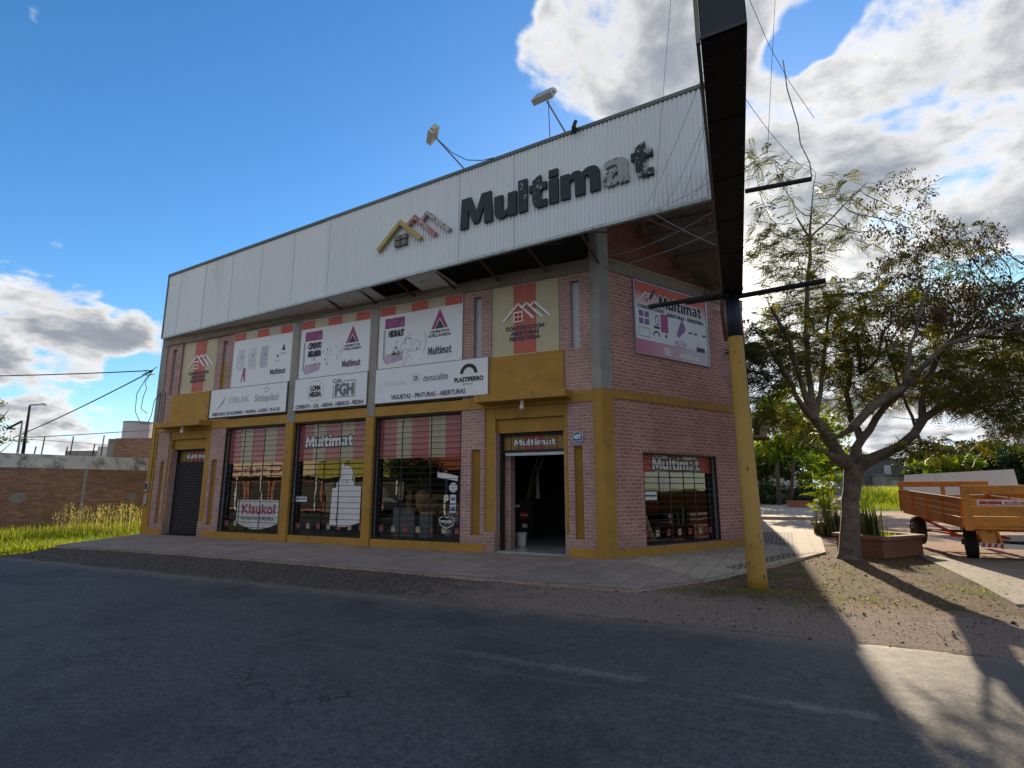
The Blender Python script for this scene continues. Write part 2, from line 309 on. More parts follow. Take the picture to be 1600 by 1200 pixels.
    def bar(s, a, b, w, h):               # rectangular bar between two points
        a = Vector(a); b = Vector(b); d = (b-a).normalized(); x = d.cross(Vector((0,0,1)))
        if x.length < 1e-3: x = Vector((1,0,0))
        x.normalize(); z = x.cross(d); q = [x*w/2+z*h/2, -x*w/2+z*h/2, -x*w/2-z*h/2, x*w/2-z*h/2]
        A = [a+i for i in q]; B = [b+i for i in q]
        for k in range(4): k2 = (k+1) % 4; s.face([A[k], A[k2], B[k2], B[k]])
        s.face(list(reversed(A))); s.face(B); return s
    def text(s, t, x0, x1, z0, h, y, slant=0., bold=0.):
        v, f = textmesh(t); xs = [p[0] for p in v]; a, b = min(xs), max(xs); k = (x1-x0)/(b-a); hh = .72
        n = 0
        offs = [(0, 0)] + ([(bold, 0), (-bold, 0), (0, bold), (0, -bold)] if bold else [])
        for (ox, oz) in offs:
            for p in f:
                q = [(x0+(v[i][0]-a)*k+ox+slant*v[i][1]/hh*h, y-n*.0004, z0+v[i][1]/hh*h+oz) for i in p]
                s.face(q)
            n += 1
        return s
    def build(s, name, m, parent=None, smooth=False, bevel=0., recalc=False, tint=None, origin=None):
        if not s.v: return None
        if len(s.cuts) > 1:
            cs = s.cuts+[len(s.f)]; first = None
            for a, b in zip(cs[:-1], cs[1:]):
                if a == b: continue
                q = MB()
                for k in range(a, b): q.face([s.v[i] for i in s.f[k]], s.uv[k])
                o = q.build(name, m, parent, smooth, bevel, recalc, tint, origin); first = first or o
            return first
        me = bpy.data.meshes.new(name); off = wloc(parent) if parent else Vector(origin or (0,0,0))
        me.from_pydata([tuple(Vector(p)-off) for p in s.v], [], s.f)
        u = me.uv_layers.new(name='UVMap'); flat = [c for q in s.uv for p in q for c in p]; u.data.foreach_set('uv', flat)
        for x in (m if isinstance(m, (list, tuple)) else [m]): me.materials.append(x)
        if any(s.mi): me.polygons.foreach_set('material_index', s.mi)
        if smooth or bevel or recalc:
            bm = bmesh.new(); bm.from_mesh(me); bmesh.ops.remove_doubles(bm, verts=bm.verts, dist=1e-5)
            if recalc: bmesh.ops.recalc_face_normals(bm, faces=bm.faces)
            bm.to_mesh(me); bm.free()
        if smooth: me.polygons.foreach_set('use_smooth', [True]*len(me.polygons))
        o = bpy.data.objects.new(name, me); COL.objects.link(o)
        if parent: o.parent = parent
        elif origin: o.location = origin
        if bevel:
            md = o.modifiers.new('bevel', 'BEVEL'); md.width = bevel; md.segments = 2; md.limit_method = 'ANGLE'
        return o
def npmesh(name, V, F, m, parent=None, tint=None, smooth=False):   # V (n,3) world, F (k,4) or (k,3)
    me = bpy.data.meshes.new(name); off = np.array(wloc(parent)) if parent else 0
    V = np.asarray(V, dtype=np.float32)-off; k = F.shape[1]
    me.vertices.add(len(V)); me.vertices.foreach_set('co', V.astype(np.float32).ravel())
    me.loops.add(F.size); me.loops.foreach_set('vertex_index', F.astype(np.int32).ravel())
    me.polygons.add(len(F)); me.polygons.foreach_set('loop_start', np.arange(0, F.size, k, dtype=np.int32)); me.polygons.foreach_set('loop_total', np.full(len(F), k, dtype=np.int32))
    me.update(calc_edges=True)
    if tint is not None:
        a = me.attributes.new('tint', 'FLOAT', 'FACE'); a.data.foreach_set('value', np.asarray(tint, dtype=np.float32))
    me.materials.append(m)
    if smooth: me.polygons.foreach_set('use_smooth', [True]*len(F))
    o = bpy.data.objects.new(name, me); COL.objects.link(o)
    if parent: o.parent = parent
    return o
# the word of the big sign, hand-drawn heavy letters (x right, y up, cap height 1)
def arc(cx, cy, r, a0, a1, n=6, ry=None):
    return [(cx+r*math.cos(rad(a0+(a1-a0)*i/n)), cy+(ry or r)*math.sin(rad(a0+(a1-a0)*i/n))) for i in range(n+1)]
GL = {
 'M': (1.16, [[(0,0),(.05,1),(.38,1),(.58,.44),(.78,1),(1.11,1),(1.16,0),(.88,0),(.86,.60),(.68,.08),(.48,.08),(.30,.60),(.28,0)]]),
 'u': (.74, [[(0,.74),(0,.26)]+arc(.24,.24,.24,180,270,5,.26)+[(.36,0),(.46,.10),(.47,0),(.74,0),(.74,.74),(.46,.74),(.46,.32)]+arc(.37,.30,.09,0,-180,5)+[(.28,.74)]]),
 'l': (.28, [[(0,0),(.28,0),(.28,1.02),(0,1.02)]]),
 't': (.56, [[(0,.74),(0,.53),(.11,.53),(.11,.24)]+arc(.33,.22,.22,180,270,5,.24)+[(.56,.0),(.56,.2),(.46,.19)]+arc(.44,.27,.06,270,180,3)+[(.38,.53),(.56,.53),(.56,.74),(.38,.74),(.38,.99),(.24,.95),(.11,.85),(.11,.74)]]),
 'i': (.28, [[(0,0),(.28,0),(.28,.74),(0,.74)], [(0,.81),(.28,.81),(.28,1.03),(0,1.03)]]),
 'm': (1.14, [[(0,0),(0,.74),(.27,.74),(.27,.64),(.34,.72),(.44,.76),(.56,.75),(.65,.66),(.74,.74),(.85,.77)]+arc(.92,.55,.22,80,0,6)+[(1.14,0),(.86,0),(.86,.44),(.82,.53),(.75,.53),(.71,.46),(.71,0),(.43,0),(.43,.44),(.39,.53),(.32,.53),(.28,.46),(.28,0)]]),
 'a': (.72, [[(.72,0),(.46,0),(.44,.09),(.34,0),(.2,-.02),(.07,.05),(0,.2),(.04,.35),(.18,.43),(.43,.46),(.43,.52),(.36,.59),(.24,.58),(.11,.53),(.06,.7),(.2,.76),(.4,.77),(.58,.74),(.68,.65),(.70,.5)], [(.43,.33),(.33,.31),(.27,.25),(.29,.17),(.37,.16),(.43,.22)]]),
}
def multimat(mb, x0, x1, z0, h, y, gap=.07, slant=.0, depth=0., grow=0., only=None, lift=0):
    ws = [GL[c][0] for c in 'Multimat']; tot = sum(ws)+gap*7; k = (x1-x0)/tot; x = 0
    for idx, c in enumerate('Multimat'):
        w, ls = GL[c]
        if only is None or idx in only:
            shapes = [(ls[0], [ls[1]])] if c == 'a' else [(q, []) for q in ls]
            offs = [(0, 0)] if not grow else [(grow*math.cos(a), grow*math.sin(a)) for a in [i*math.pi/4 for i in range(8)]]
            for n, (ox, oz) in enumerate(offs):
                tr = lambda q: [(x0+(x+p[0])*k+slant*p[1]*h+ox, z0+p[1]*h+oz) for p in q]
                for (q, hh) in shapes:
                    if depth: mb.solid(tr(q), y, y+depth, [tr(g) for g in hh])
                    else: mb.flat(tr(q), y-n*.0003, [tr(g) for g in hh] if not grow else [])
        x += w+gap
def disc(mb, cx, cz, r, y, n=24, rz=None, r_in=0.):
    o = [(cx+r*math.cos(2*math.pi*i/n), cz+(rz or r)*math.sin(2*math.pi*i/n)) for i in range(n)]
    if r_in:
        i_ = [(cx+r_in*math.cos(2*math.pi*i/n), cz+r_in*((rz or r)/r)*math.sin(2*math.pi*i/n)) for i in range(n)]
        for k in range(n):
            k2 = (k+1) % n; mb.face([(o[k][0],y,o[k][1]),(o[k2][0],y,o[k2][1]),(i_[k2][0],y,i_[k2][1]),(i_[k][0],y,i_[k][1])])
    else: mb.face([(p[0], y, p[1]) for p in o])
def line(mb, pts, w, y):        # printed line through points
    for (a, b) in zip(pts[:-1], pts[1:]):
        d = Vector((b[0]-a[0], b[1]-a[1])); L = d.length or 1; n = Vector((-d.y, d.x))/L*w/2
        mb.face([(a[0]+n.x,y,a[1]+n.y),(a[0]-n.x,y,a[1]-n.y),(b[0]-n.x,y,b[1]-n.y),(b[0]+n.x,y,b[1]+n.y)])
def frame_of(o, ang): return Matrix.Translation(o) @ Matrix.Rotation(ang, 4, 'Z')
rnd = random.Random(7)
# ================================================================ THE SHOP BUILDING
ANG = 1.0559; FS = frame_of((0,0,0), ANG)          # frame of the side wall
ca, sa = math.cos(ANG), math.sin(ANG)
B = empty('shop_building', (-9, 0, 0), 'two storey pink brick shop with ochre trim, barred show windows and white roof fascia', 'shop')
X1 = 18.5
def roofz(y): return 9.92-.47*y
br = MB(); yl = MB(); yd = MB()
def pier(a, b, na, nb):
    br.cut(); yd.cut(); yl.cut()  # brick pier between distances a > b left of the corner, with a tall ochre niche
    br.box(-a,-na,0,.3,.22,3.9); br.box(-nb,-b,0,.3,.22,3.9); br.box(-na,-nb,0,.3,.22,.43); br.box(-na,-nb,0,.3,2.76,3.9)
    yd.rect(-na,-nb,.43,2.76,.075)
    yl.box(-a,-b,-.03,.3,0,.22)
SY = 18.36
pier(4.17,3.41,3.84,3.545); pier(.95,.24,.795,.556); pier(SY-3.41,SY-4.17,SY-3.545,SY-3.84); pier(SY-.24,SY-.95,SY-.556,SY-.795)
for (a, b) in ((3.41,3.10),(1.06,.95),(SY-3.10,SY-3.41),(SY-.95,SY-1.06)):
    yl.cut(); br.cut(); yl.box(-a,-b,.04,.5,.55,3.9); br.box(-a,-b,.0,.5,0,.55)
for (a, b) in ((3.10,1.06),(SY-1.06,SY-3.10)):
    yl.cut(); yl.box(-a,-b,.16,.5,3.2,3.58); yl.cut(); yl.box(-a,-b,.05,.5,3.583,3.9); br.cut()
    br.box(-a,-a+.02,.04,.9,0,3.2); br.cut(); br.box(-b-.02,-b,.04,.9,0,3.2)
    yl.cut(); yl.box(-a-.17,-b+.05,-.06,.3,4.203,5.35)                    # block over the door
    yl2 = MB(); yl2.box(-a-.38,-b+.26,-.52,-.03,4.0,4.2); yl2.build('door_canopy', YEL, B, bevel=.012)
for (a, b) in ((11.10,10.74),(7.63,7.31)): yl.cut(); yl.box(-a,-b,-.07,.3,0,3.897)
for (a, b) in ((14.19,11.12),(10.72,7.65),(7.29,4.17)): yl.cut(); yl.box(-a,-b,-.03,.3,0,.22)
yl.cut(); yl.box(-X1+.38,-SY+.24,-.03,.3,3.9,4.25)
yl.box(-SY+.24,-.24,-.03,.3,3.9,4.2)
# upper storey
up_ = MB()
for (a, b, na, nb) in ((4.17,3.22,3.8,3.56),(1.13,.24,.8,.56)):
    for mir in (0, 1):
        A, Bb, NA, NB = (a,b,na,nb) if not mir else (SY-b,SY-a,SY-nb,SY-na)
        up_.cut(); up_.box(-A,-NA,0,.3,4.2,7.44); up_.box(-NB,-Bb,0,.3,4.2,7.44); up_.box(-NA,-NB,0,.3,4.2,5.36); up_.box(-NA,-NB,0,.3,7.24,7.44)
        s_ = MB(); s_.rect(-NA,-NB,5.36,7.24,.12)
        so_ = s_.build('slit_window', FROST, B)
        if mir and a > 2:
            q = MB(); q.rect(-NA+.004,-NB-.004,5.37,6.45,.10); q.build('yellow_panel', mat('yellow_slit_panel', (.42,.33,.01), .6), so_)
br.build('pier_brickwork', BRICKF, B); up_.build('upper_brickwork', BRICKF, B)
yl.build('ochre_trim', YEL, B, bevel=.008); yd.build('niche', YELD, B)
cc = MB()
cc.box(-14.2,-4.17,.05,.3,4.25,7.44); cc.cut(); cc.box(-3.22,-1.13,.1,.3,5.35,7.44); cc.cut(); cc.box(-SY+1.13,-SY+3.22,.1,.3,5.35,7.44)
cc.cut(); cc.box(-X1,-.24,-.04,.3,7.44,7.80)
cc.build('ring_beam', CONC, B, bevel=.01)
for (a, b) in ((11.10,10.74),(7.63,7.31)):
    c = MB(); c.box(-a,-b,-.06,.05,3.9,7.44); c.build('column', CONCG, B, bevel=.03)
nx, ny = sa, -ca
pA = (.34*ca+.05*nx, .34*sa+.05*ny); pB = (.34*ca-.2*nx, .34*sa-.2*ny); cxn = (.05+ny*.05)/nx
foot = [(-.24,.3),(-.24,-.05),(-.17,-.05),(-.17,-.075),(-.02,-.075),(cxn,-.05),pA,pB]
c = MB(); c.prism(foot, 0, 4.2); c.build('corner_column_base', YEL, B, bevel=.01)
c = MB(); c.prism(foot, 4.2, 9.85); c.build('corner_column', CONCG, B, bevel=.01)
c = MB(); c.box(-X1,-SY+.24,-.05,.3,0,4.25); c.build('end_column_base', YEL, B, bevel=.01)
c = MB(); c.box(-X1,-SY+.24,-.05,.3,4.25,7.44); c.build('end_column', CONCG, B, bevel=.01)
# side wall
s_ = MB(FS); LS = 6.52
s_.box(.34,1.415,0,.25,.0,4.0); s_.box(4.56,LS,0,.25,0,4.0); s_.box(1.415,4.56,0,.25,0,.22); s_.box(1.415,4.56,0,.25,2.635,4.0)
s_.box(.34,LS,0,.25,4.22,7.5)
s_.build('side_brickwork', BRICK, B)
s_ = MB(FS); s_.box(.34,LS,-.035,.25,3.997,4.223); s_.cut(); s_.box(.34,LS,-.035,-.001,-.01,.2); s_.build('side_trim', YEL, B, bevel=.008)
s_ = MB(FS); s_.box(.34,LS,-.03,.25,7.5,7.8); s_.build('side_ring_beam', CONC, B)
s_ = MB(FS); s_.box(.34,LS,-.06,.25,7.803,7.835); s_.build('drip_edge', mat('dusty_yellow_edge', (.38,.31,.17), .8), B)
s_ = MB(FS); s_.solid([(.34,7.838),(5.0,7.838),(.34,roofz(.34*sa))], .02, .22); s_.build('gable_brickwork', mat('x', (1,1,1)) if 0 else brick('gable_brick', (.22,.075,.05), (.17,.055,.04), (.16,.12,.10)), B)
# long wall running back, end wall, left wall
E1 = (LS*ca, LS*sa); E2 = (2.1, 28)
a2 = math.atan2(E2[1]-E1[1], E2[0]-E1[0]); FB = frame_of((E1[0],E1[1],0), a2); LB = math.hypot(E2[0]-E1[0], E2[1]-E1[1])
s_ = MB(FB); s_.box(0,LB,0,.25,0,7.8); s_.build('rear_brickwork', BRICK, B)
s_ = MB(); s_.box(-X1,-X1+.25,.301,28,0,7.8); s_.cut(); s_.box(-X1,2,28.001,28.25,0,7.8); s_.build('left_wall', BRICKL, B)
s_ = MB(); s_.prism([(-X1+.25,4.6),(2.0,4.6),(E1[0]-.3,E1[1]),(E2[0]-.25,28),(-X1+.25,28)], 7.7, 7.8); s_.build('flat_roof', CONCG, B)
s_ = MB(); s_.box(-X1+.25,-.2,.9,9,0,.05); s_.box(-3.08,-1.08,.1,.9,0,.05); s_.build('shop_floor', TILEF, B)
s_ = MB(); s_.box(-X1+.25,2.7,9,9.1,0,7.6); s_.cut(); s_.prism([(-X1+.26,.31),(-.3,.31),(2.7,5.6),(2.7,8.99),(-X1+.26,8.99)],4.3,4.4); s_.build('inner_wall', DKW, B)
# sloping roof over the front and its trusses
R0 = (-18.5,-.03); R1 = (3.14,-1.86)
s_ = MB(); 
s_.face([(R0[0],R0[1],9.95),(R1[0],R1[1],roofz(R1[1])-.45),(3.35,4.6,7.85),(R0[0],4.6,7.85)]); s_.face([(R0[0],R0[1],9.99),(R0[0],4.6,7.89),(3.35,4.6,7.89),(R1[0],R1[1],roofz(R1[1])-.41)])
s_.build('sloping_roof', mat('roof_underside', (.20,.195,.19), .7, .2, 2), B)
tr = MB()
for k in range(5):
    tr.cut(); y = -1.2+k*1.25; z = roofz(y)-.75 if y < -0.1 else roofz(y)-.55
    xa = -.6 if y < 0 else y/sa*ca+.1; xb = 3.15
    tr.bar((xa,y,z+.35),(xb,y,z+.35),.04,.04); tr.bar((xa,y,z),(xb,y,z),.04,.04); n = 9
    for i in range(n):
        t0, t1 = i/n, (i+.5)/n; tr.bar((xa+(xb-xa)*t0,y,z),(xa+(xb-xa)*t1,y,z+.35),.018,.018); tr.bar((xa+(xb-xa)*t1,y,z+.35),(xa+(xb-xa)*(i+1)/n,y,z),.018,.018)
tr.build('roof_truss', RUST, B)
FF = frame_of((-18.5,-.08,0), math.atan2(-.084683,.996408)); LF = 21.73
st = MB()
for k in range(9):
    s = 9.6+k*1.5; p = FF @ Vector((s, .05, 7.82)); w = (p.x, -.02, 7.62)
    if p.x > .3: w = (p.x-.25, .3, 8.2)
    st.cut(); st.bar(p, w, .05, .05); st.cut(); st.bar(p, (p.x+.55, w[1], w[2]+.75 if p.x<.3 else w[2]), .035, .035)
st.build('fascia_strut', RUST, B)
sf = MB()
def soff(pts): sf.face([(FF @ Vector((p[0], .06, 7.8)))[:] if p[1] == 0 else (p[0], -.005, 7.803) for p in pts]) if 0 else None
def soffit(s0, s1, w0, w1):
    a = FF @ Vector((s0,.07,7.78)); b = FF @ Vector((s1,.07,7.78))
    sf.cut(); sf.face([(w0,-.045,7.72),(a.x,a.y,7.78),(b.x,b.y,7.78),(w1,-.045,7.72)]); sf.face([(a.x,a.y,7.81),(w0,-.045,7.75),(w1,-.045,7.75),(b.x,b.y,7.81)])
soffit(.02,11.55,-18.49,-7.05); soffit(13.0,14.15,-5.6,-4.35)
sf.build('soffit_board', mat('white_soffit', (.70,.68,.65), .8, .1, 2, col2=(.2,.17,.14), t2=(.58,.7), s2=5), B)
dp_ = MB(); dp_.tube([(3.02,1.2,9.2),(3.02,1.2,7.3),(2.75,3.7,6.9),(2.75,4.3,6.2)], .07, 10); dp_.build('downpipe', mat('brown_pipe', (.22,.13,.09), .6), B, smooth=True)

# ---- fascia: corrugated sheet in one piece, trims
fm = MB(FF); zb, zt = 7.80, 10.46
n = int(LF/.105); prof = []
for i in range(n):
    s = i*.105; d = .026 if s > 9.5 else .010
    prof += [(s,0),(s+.03,0),(s+.05,-d),(s+.085,-d)]
prof.append((n*.105,0))
for (a, b) in zip(prof[:-1], prof[1:]): fm.face([(a[0],a[1],zb),(b[0],b[1],zb),(b[0],b[1],zt),(a[0],a[1],zt)])
fm.face([(LF,.05,zb),(0,.05,zb),(0,.05,zt),(LF,.05,zt)]); 
FASC = fm.build('roof_fascia', SHEET, B)
t_ = MB(FF); t_.box(-.05,LF+.03,-.05,.1,zt,zt+.10); t_.box(-.06,0,-.04,.1,zb-.02,zt+.1); t_.build('top_flashing', TRIMG, FASC, bevel=.01)
t_ = MB(FF); t_.box(0,LF,-.035,.06,zb-.055,zb+.02); t_.build('bottom_flashing', TRIMB, FASC)
t_ = MB(FF)
for k in range(12): t_.cut().box(.95+k*1.76,.962+k*1.76,-.021,-.016,zb+.02,zt)
t_.build('sheet_seam', mat('seam_grey', (.50,.53,.56), .6), FASC)  # joint strips in one flat grey, darker than the sheet

# ---- windows
def window(fr, x0, x1, z0, z1, film_z, film, bars, verts, name='show_window'):
    f = MB(fr); w = .045
    for (a, b, c, d) in ((x0,x1,z0,z0+w),(x0,x1,z1-w,z1),(x0,x0+w,z0+w,z1-w),(x1-w,x1,z0+w,z1-w)): f.box(a,b,.02,.07,c,d)
    for (a, b, c, d) in ((x0+.01,x1-.01,z0+.01,z0+w),(x0+.01,x1-.01,z1-w,z1-.01),(x0+.01,x0+w,z0+w,z1-w),(x1-w,x1-.01,z0+w,z1-w)): f.box(a,b,.17,.24,c,d)
    m_ = (x0+x1)/2
    W_ = f.build(name, DKM, B)
    r = MB(fr); r.box(x0,x0+.012,.071,.169,z0+.01,z1-.01); r.box(x1-.012,x1,.071,.169,z0+.01,z1-.01); r.box(x0,x1,.071,.169,z0,z0+.01); r.build('reveal', ALU, W_)
    g = MB(fr); g.rect(x0+w,x1-w,z0+w,z1-w,.215); g.build('glass_pane', GLASS, W_)
    q = MB(fr); nb = bars
    for k in range(1, nb): z = z0+(z1-z0)*k/nb; q.box(x0+w,x1-w,.03,.046,z-.008,z+.008)
    for k in range(1, verts+1): x = x0+(x1-x0)*k/(verts+1); q.box(x-.016,x+.016,.018,.029,z0+w,z1-w)
    q.build('security_grille', DKM, W_)
    ns = len(film); ws = [1.05 if c else .95 for c in film]; t = sum(ws); x = x0+w
    for i, c in enumerate(film):
        xn = x+(x1-x0-2*w)*ws[i]/t; sb = MB(fr); sb.rect(x,xn,film_z,z1-w,.206); sb.build('film_stripe', [CRM, PNKS, REDS][c], W_); x = xn
    t2 = MB(fr); t3 = MB(fr); k = 7
    for i in range(k):
        x = x0+.22+(x1-x0-.44)*i/(k-1); (t2 if i % 2 else t3).cut().rect(x-.075,x+.075,z0+.2,z0+.37,.207)
    t2.build('cream_square', CRM, W_); t3.build('pink_square', PNKS, W_)
    return W_
def white_word(fr, x0, x1, z0, h, y, parent, sub=None, gw=.03):
    b = MB(fr); multimat(b, x0, x1, z0, h, y, grow=gw); b.build('word_outline', INK, parent)
    w = MB(fr); multimat(w, x0, x1, z0, h, y-.004); w.build('word', WHT2, parent)
TR1, TR2, TR3 = [Matrix.Translation((-k_, 0, 0)) for k_ in (.24, .20, .14)]
w1 = window(IDN,-14.19,-11.12,.23,3.885,2.60,(1,0,1,0,1),21,2)
p_ = MB(TR1); p_.rect(-13.25,-11.2,.55,1.32,.205); pts = [(-13.25,.55)]+[(-13.25+2.05*i/12, .55-.22*math.sin(math.pi*i/12)) for i in range(13)]; p_.flat(pts[1:][::-1], .205); po = p_.build('adhesive_poster', mat('poster_white', (.60,.64,.64), .5), w1)
p_ = MB(TR1); p_.text('Klaukol',-12.98,-11.38,.86,.33,.2045,bold=.018); p_.build('poster_word', MAG, po)
p_ = MB(TR1); p_.text('POTENCIA EUROPEA',-13.0,-11.4,.64,.10,.2045,bold=.005); p_.build('poster_line', INKN, po)
w2 = window(IDN,-10.72,-7.65,.23,3.885,2.60,(1,0,1,0,1),21,2)
white_word(TR2,-10.2,-8.15,3.07,.36,.203,w2)
p_ = MB(TR2); p_.flat([(-8.95,.55),(-8.3,.52),(-7.72,.66),(-7.72,1.78),(-7.98,1.78),(-8.1,2.0),(-8.07,2.18),(-8.14,2.36),(-8.3,2.42),(-8.45,2.40),(-8.5,2.52),(-8.57,2.42),(-8.55,2.1),(-8.62,1.98),(-8.74,1.86),(-8.74,1.74),(-8.9,1.70)], .206); st_ = p_.build('white_cutout_sticker', WHT2, w2)
p_ = MB(TR2); p_.flat([(-8.72,.68),(-8.6,.68),(-8.6,1.45)], .2055); p_.cut(); p_.flat([(-8.55,1.84),(-8.45,1.95),(-8.5,1.84)], .2055); p_.cut(); p_.flat([(-8.38,1.86),(-8.3,1.98),(-8.25,1.86)], .2055)
for k in range(3): p_.text('ooooooo',-8.3,-7.85,1.42-.1*k,.05,.2055)
p_.build('sticker_print', FADE2, st_)
p_ = MB(TR2); p_.rect(-10.62,-9.98,1.28,1.46,.2045); q = p_.build('label_sticker', WHT2, w2); p_ = MB(TR2); p_.rect(-10.58,-10.02,1.35,1.39,.204); p_.build('sticker_line', mat('blue_print', (.05,.12,.35), .6), q)
w3 = window(IDN,-7.29,-4.17,.23,3.885,2.60,(1,0,1,0,1),21,2)
p_ = MB(TR3); p_.flat([(-4.95,2.02),(-4.25,1.90),(-4.25,2.04),(-4.5,2.1),(-4.95,2.18)], .205); p_.build('torn_white_tape', WHT2, w3)
p_ = MB(TR3); disc(p_,-4.4,1.72,.14,.205); disc(p_,-4.63,1.43,.09,.205); p_.rect(-4.5,-4.3,1.02,1.52,.205); p_.build('round_sticker', WHT2, w3)
p_ = MB(TR3); p_.rect(-4.48,-4.32,1.06,1.18,.2045); p_.cut(); p_.rect(-4.47,-4.33,1.36,1.42,.2045); p_.cut(); p_.rect(-4.48,-4.32,1.24,1.27,.2045); p_.cut(); p_.rect(-4.5,-4.3,1.70,1.72,.2045); p_.build('sticker_bands', mat('blue_print2', (.06,.16,.45), .6), w3)
p_ = MB(TR3); line(p_, [(-4.86,.84),(-4.72,.92),(-4.6,.88),(-4.48,.92),(-4.34,.84),(-4.38,.68),(-4.6,.58),(-4.82,.68),(-4.86,.84)], .022, .2045); p_.text('PREMIER',-4.8,-4.4,.72,.08,.2045,bold=.006); p_.text('TIZZY',-4.74,-4.46,.47,.055,.2045); p_.build('badge_sticker', WHT2, w3)
w4 = window(FS,1.415,4.56,.22,2.635,2.13,(2,0,2,0,2),15,2)
white_word(FS,1.98,4.0,2.2,.33,.203,w4)
p_ = MB(FS); p_.rect(1.5,2.12,1.38,1.60,.2045); q = p_.build('label_sticker', WHT2, w4); p_ = MB(FS); p_.rect(1.55,2.08,1.47,1.50,.204); p_.build('sticker_line', bpy.data.materials['blue_print'], q)
# ---- doorways
for (x0, x1, opened) in ((-3.08,-1.08,True),(-SY+1.08,-SY+3.08,False)):
    f = MB(); f.box(x0,x0+.09,.30,.42,.05,3.2); f.box(x1-.04,x1,.30,.42,.05,3.2); f.box(x0+.09,x1-.04,.30,.42,3.12,3.2); f.box(x0+.09,x1-.04,.30,.42,2.66,2.74); f.box(x0,x1,.12,.30,.0,.048)
    D = f.build('doorway', DKM, B)
    t = MB(); zz0, zz1 = 2.74, 3.12; wd = x1-x0-.13
    for i, c in enumerate((0,1,0)):
        s = MB(); s.rect(x0+.09+wd*[0,.34,.66][i], x0+.09+wd*[.34,.66,1][i], zz0, zz1, .385); s.build('film_stripe', [mat('amber_film', (.34,.22,.05), .5), REDS][c], D)
    white_word(IDN, x0+.40, x1-.36, 2.86, .17, .381, D, gw=.016)
    t.text('ferreteria - aberturas - construccion', x0+.40, x1-.36, 2.77, .05, .380); t.build('small_lettering', INK, D)
    g = MB(); g.rect(x0+.09,x1-.04,zz0,zz1,.40); g.build('transom_pane', GLASS, D)
    b = MB()
    for k in range(9): x = x0+.12+(wd-.05)*k/8; b.box(x-.008,x+.008,.28,.297,2.70,3.18)
    b.build('transom_bars', DKM, D)
    if opened:
        r = MB(); r.box(x0+.2,x1-.02,.22,.29,2.57,2.65); r.build('shutter_bottom_rail', mat('pale_rail', (.45,.50,.56), .5), D, bevel=.01)
        w = MB(); w.box(x0+.02,x0+.22,.5,.8,.05,3.1); w.build('inner_jamb', BRICKF, D)
    else:
        r = MB(); z = .08
        for k in range(26): r.box(x0+.09,x1-.04,.335,.35,.1+k*.1,.112+k*.1)
        for k in range(18): x = x0+.1+k*(wd/17.5); r.box(x,x+.012,.32,.334,.06,2.66)
        r.build('lattice_shutter', mat('grey_lattice', (.13,.13,.14), .6), D)
        w = MB(); w.rect(x0+.09,x1-.04,.06,2.66,.4); w.build('dark_door_leaf', mat('dark_door', (.012,.012,.014), .9, spec=.1), D)
lb = MB(); lb.tube([(-2.12,-.3,4.0),(-2.12,-.3,3.92)], .05, 12); o_ = lb.build('lamp_holder', WHT, B); lb = MB(); lb.tube([(-2.12,-.3,3.92),(-2.12,-.3,3.80),(-2.12,-.3,3.76)], [.045,.075,.05], 12); lb.build('bulb', mat('milky_bulb', (.7,.7,.66), .3), o_, smooth=True)
lb = MB(); lb.tube([(-SY+2.12,-.3,4.0),(-SY+2.12,-.3,3.92)], .05, 12); o_ = lb.build('lamp_holder', WHT, B); lb = MB(); lb.tube([(-SY+2.12,-.3,3.92),(-SY+2.12,-.3,3.80),(-SY+2.12,-.3,3.76)], [.045,.075,.05], 12); lb.build('bulb', bpy.data.materials['milky_bulb'], o_, smooth=True)

# ================================================================ SIGNS
def sign_panel(name, fr, x0, x1, z0, z1, label, cat='sign', group=None, m=None, th=.03, y=-.10, rim=True):
    c = fr @ Vector(((x0+x1)/2, y, z0)); R_ = empty(name, c, label, cat, group)
    p = MB(fr); p.box(x0,x1,y,y+th,z0,z1); p.build('panel', m or WHT, R_)
    if rim:
        k = MB(fr); w = .018
        for (a, b, c_, d) in ((x0,x1,z0-w,z0),(x0,x1,z1,z1+w),(x0-w,x0,z0-w,z1+w),(x1,x1+w,z0-w,z1+w)): k.box(a,b,y-.008,y+th,c_,d)
        k.build('edge_frame', mat('sign_rim', (.22,.22,.23), .6), R_)
    return R_
Y1 = -.104; G1 = 'supplier name boards over the show windows'
S1 = sign_panel('name_board', IDN,-15.06,-11.13,4.30,5.33,'white board with faded grey lettering and a feather mark, leftmost above the show windows','sign',G1)
t = MB(); t.text('OBLAK',-14.05,-12.98,4.78,.22,Y1,bold=.012); t.build('faded_name', FADE, S1)
t = MB(); t.flat([(-14.72,4.52),(-14.28,5.0),(-14.2,5.12),(-14.35,4.78)], Y1); t.build('feather_mark', FADE2, S1)
t = MB(); t.text('Sinteplast',-12.72,-11.5,4.74,.26,Y1,slant=.15,bold=.006); disc(t,-12.12,5.14,.10,Y1,18,r_in=.075); t.build('script_name', FADE2, S1)
t = MB(); t.text('ABERTURAS DE ALUMINIO - MADERA - ACERO - PLACAS',-14.9,-11.4,4.35,.12,Y1,bold=.005); t.build('lettering', INKN, S1)
S2 = sign_panel('name_board', IDN,-10.76,-7.62,4.30,5.36,'white board with big boxed initials and a faint ring, middle one above the show windows','sign',G1)
t = MB(); t.text('LOMA',-10.02,-9.58,4.92,.17,Y1,bold=.014); t.text('NEGRA',-10.05,-9.55,4.71,.17,Y1,bold=.014); disc(t,-9.80,4.9,.36,Y1,30,r_in=.352); t.build('supplier_name', INK, S2)
t = MB(); t.text('FGH',-8.92,-8.18,4.68,.38,Y1,bold=.035); t.build('big_initials', mat('slate_print', (.17,.19,.23), .6), S2)
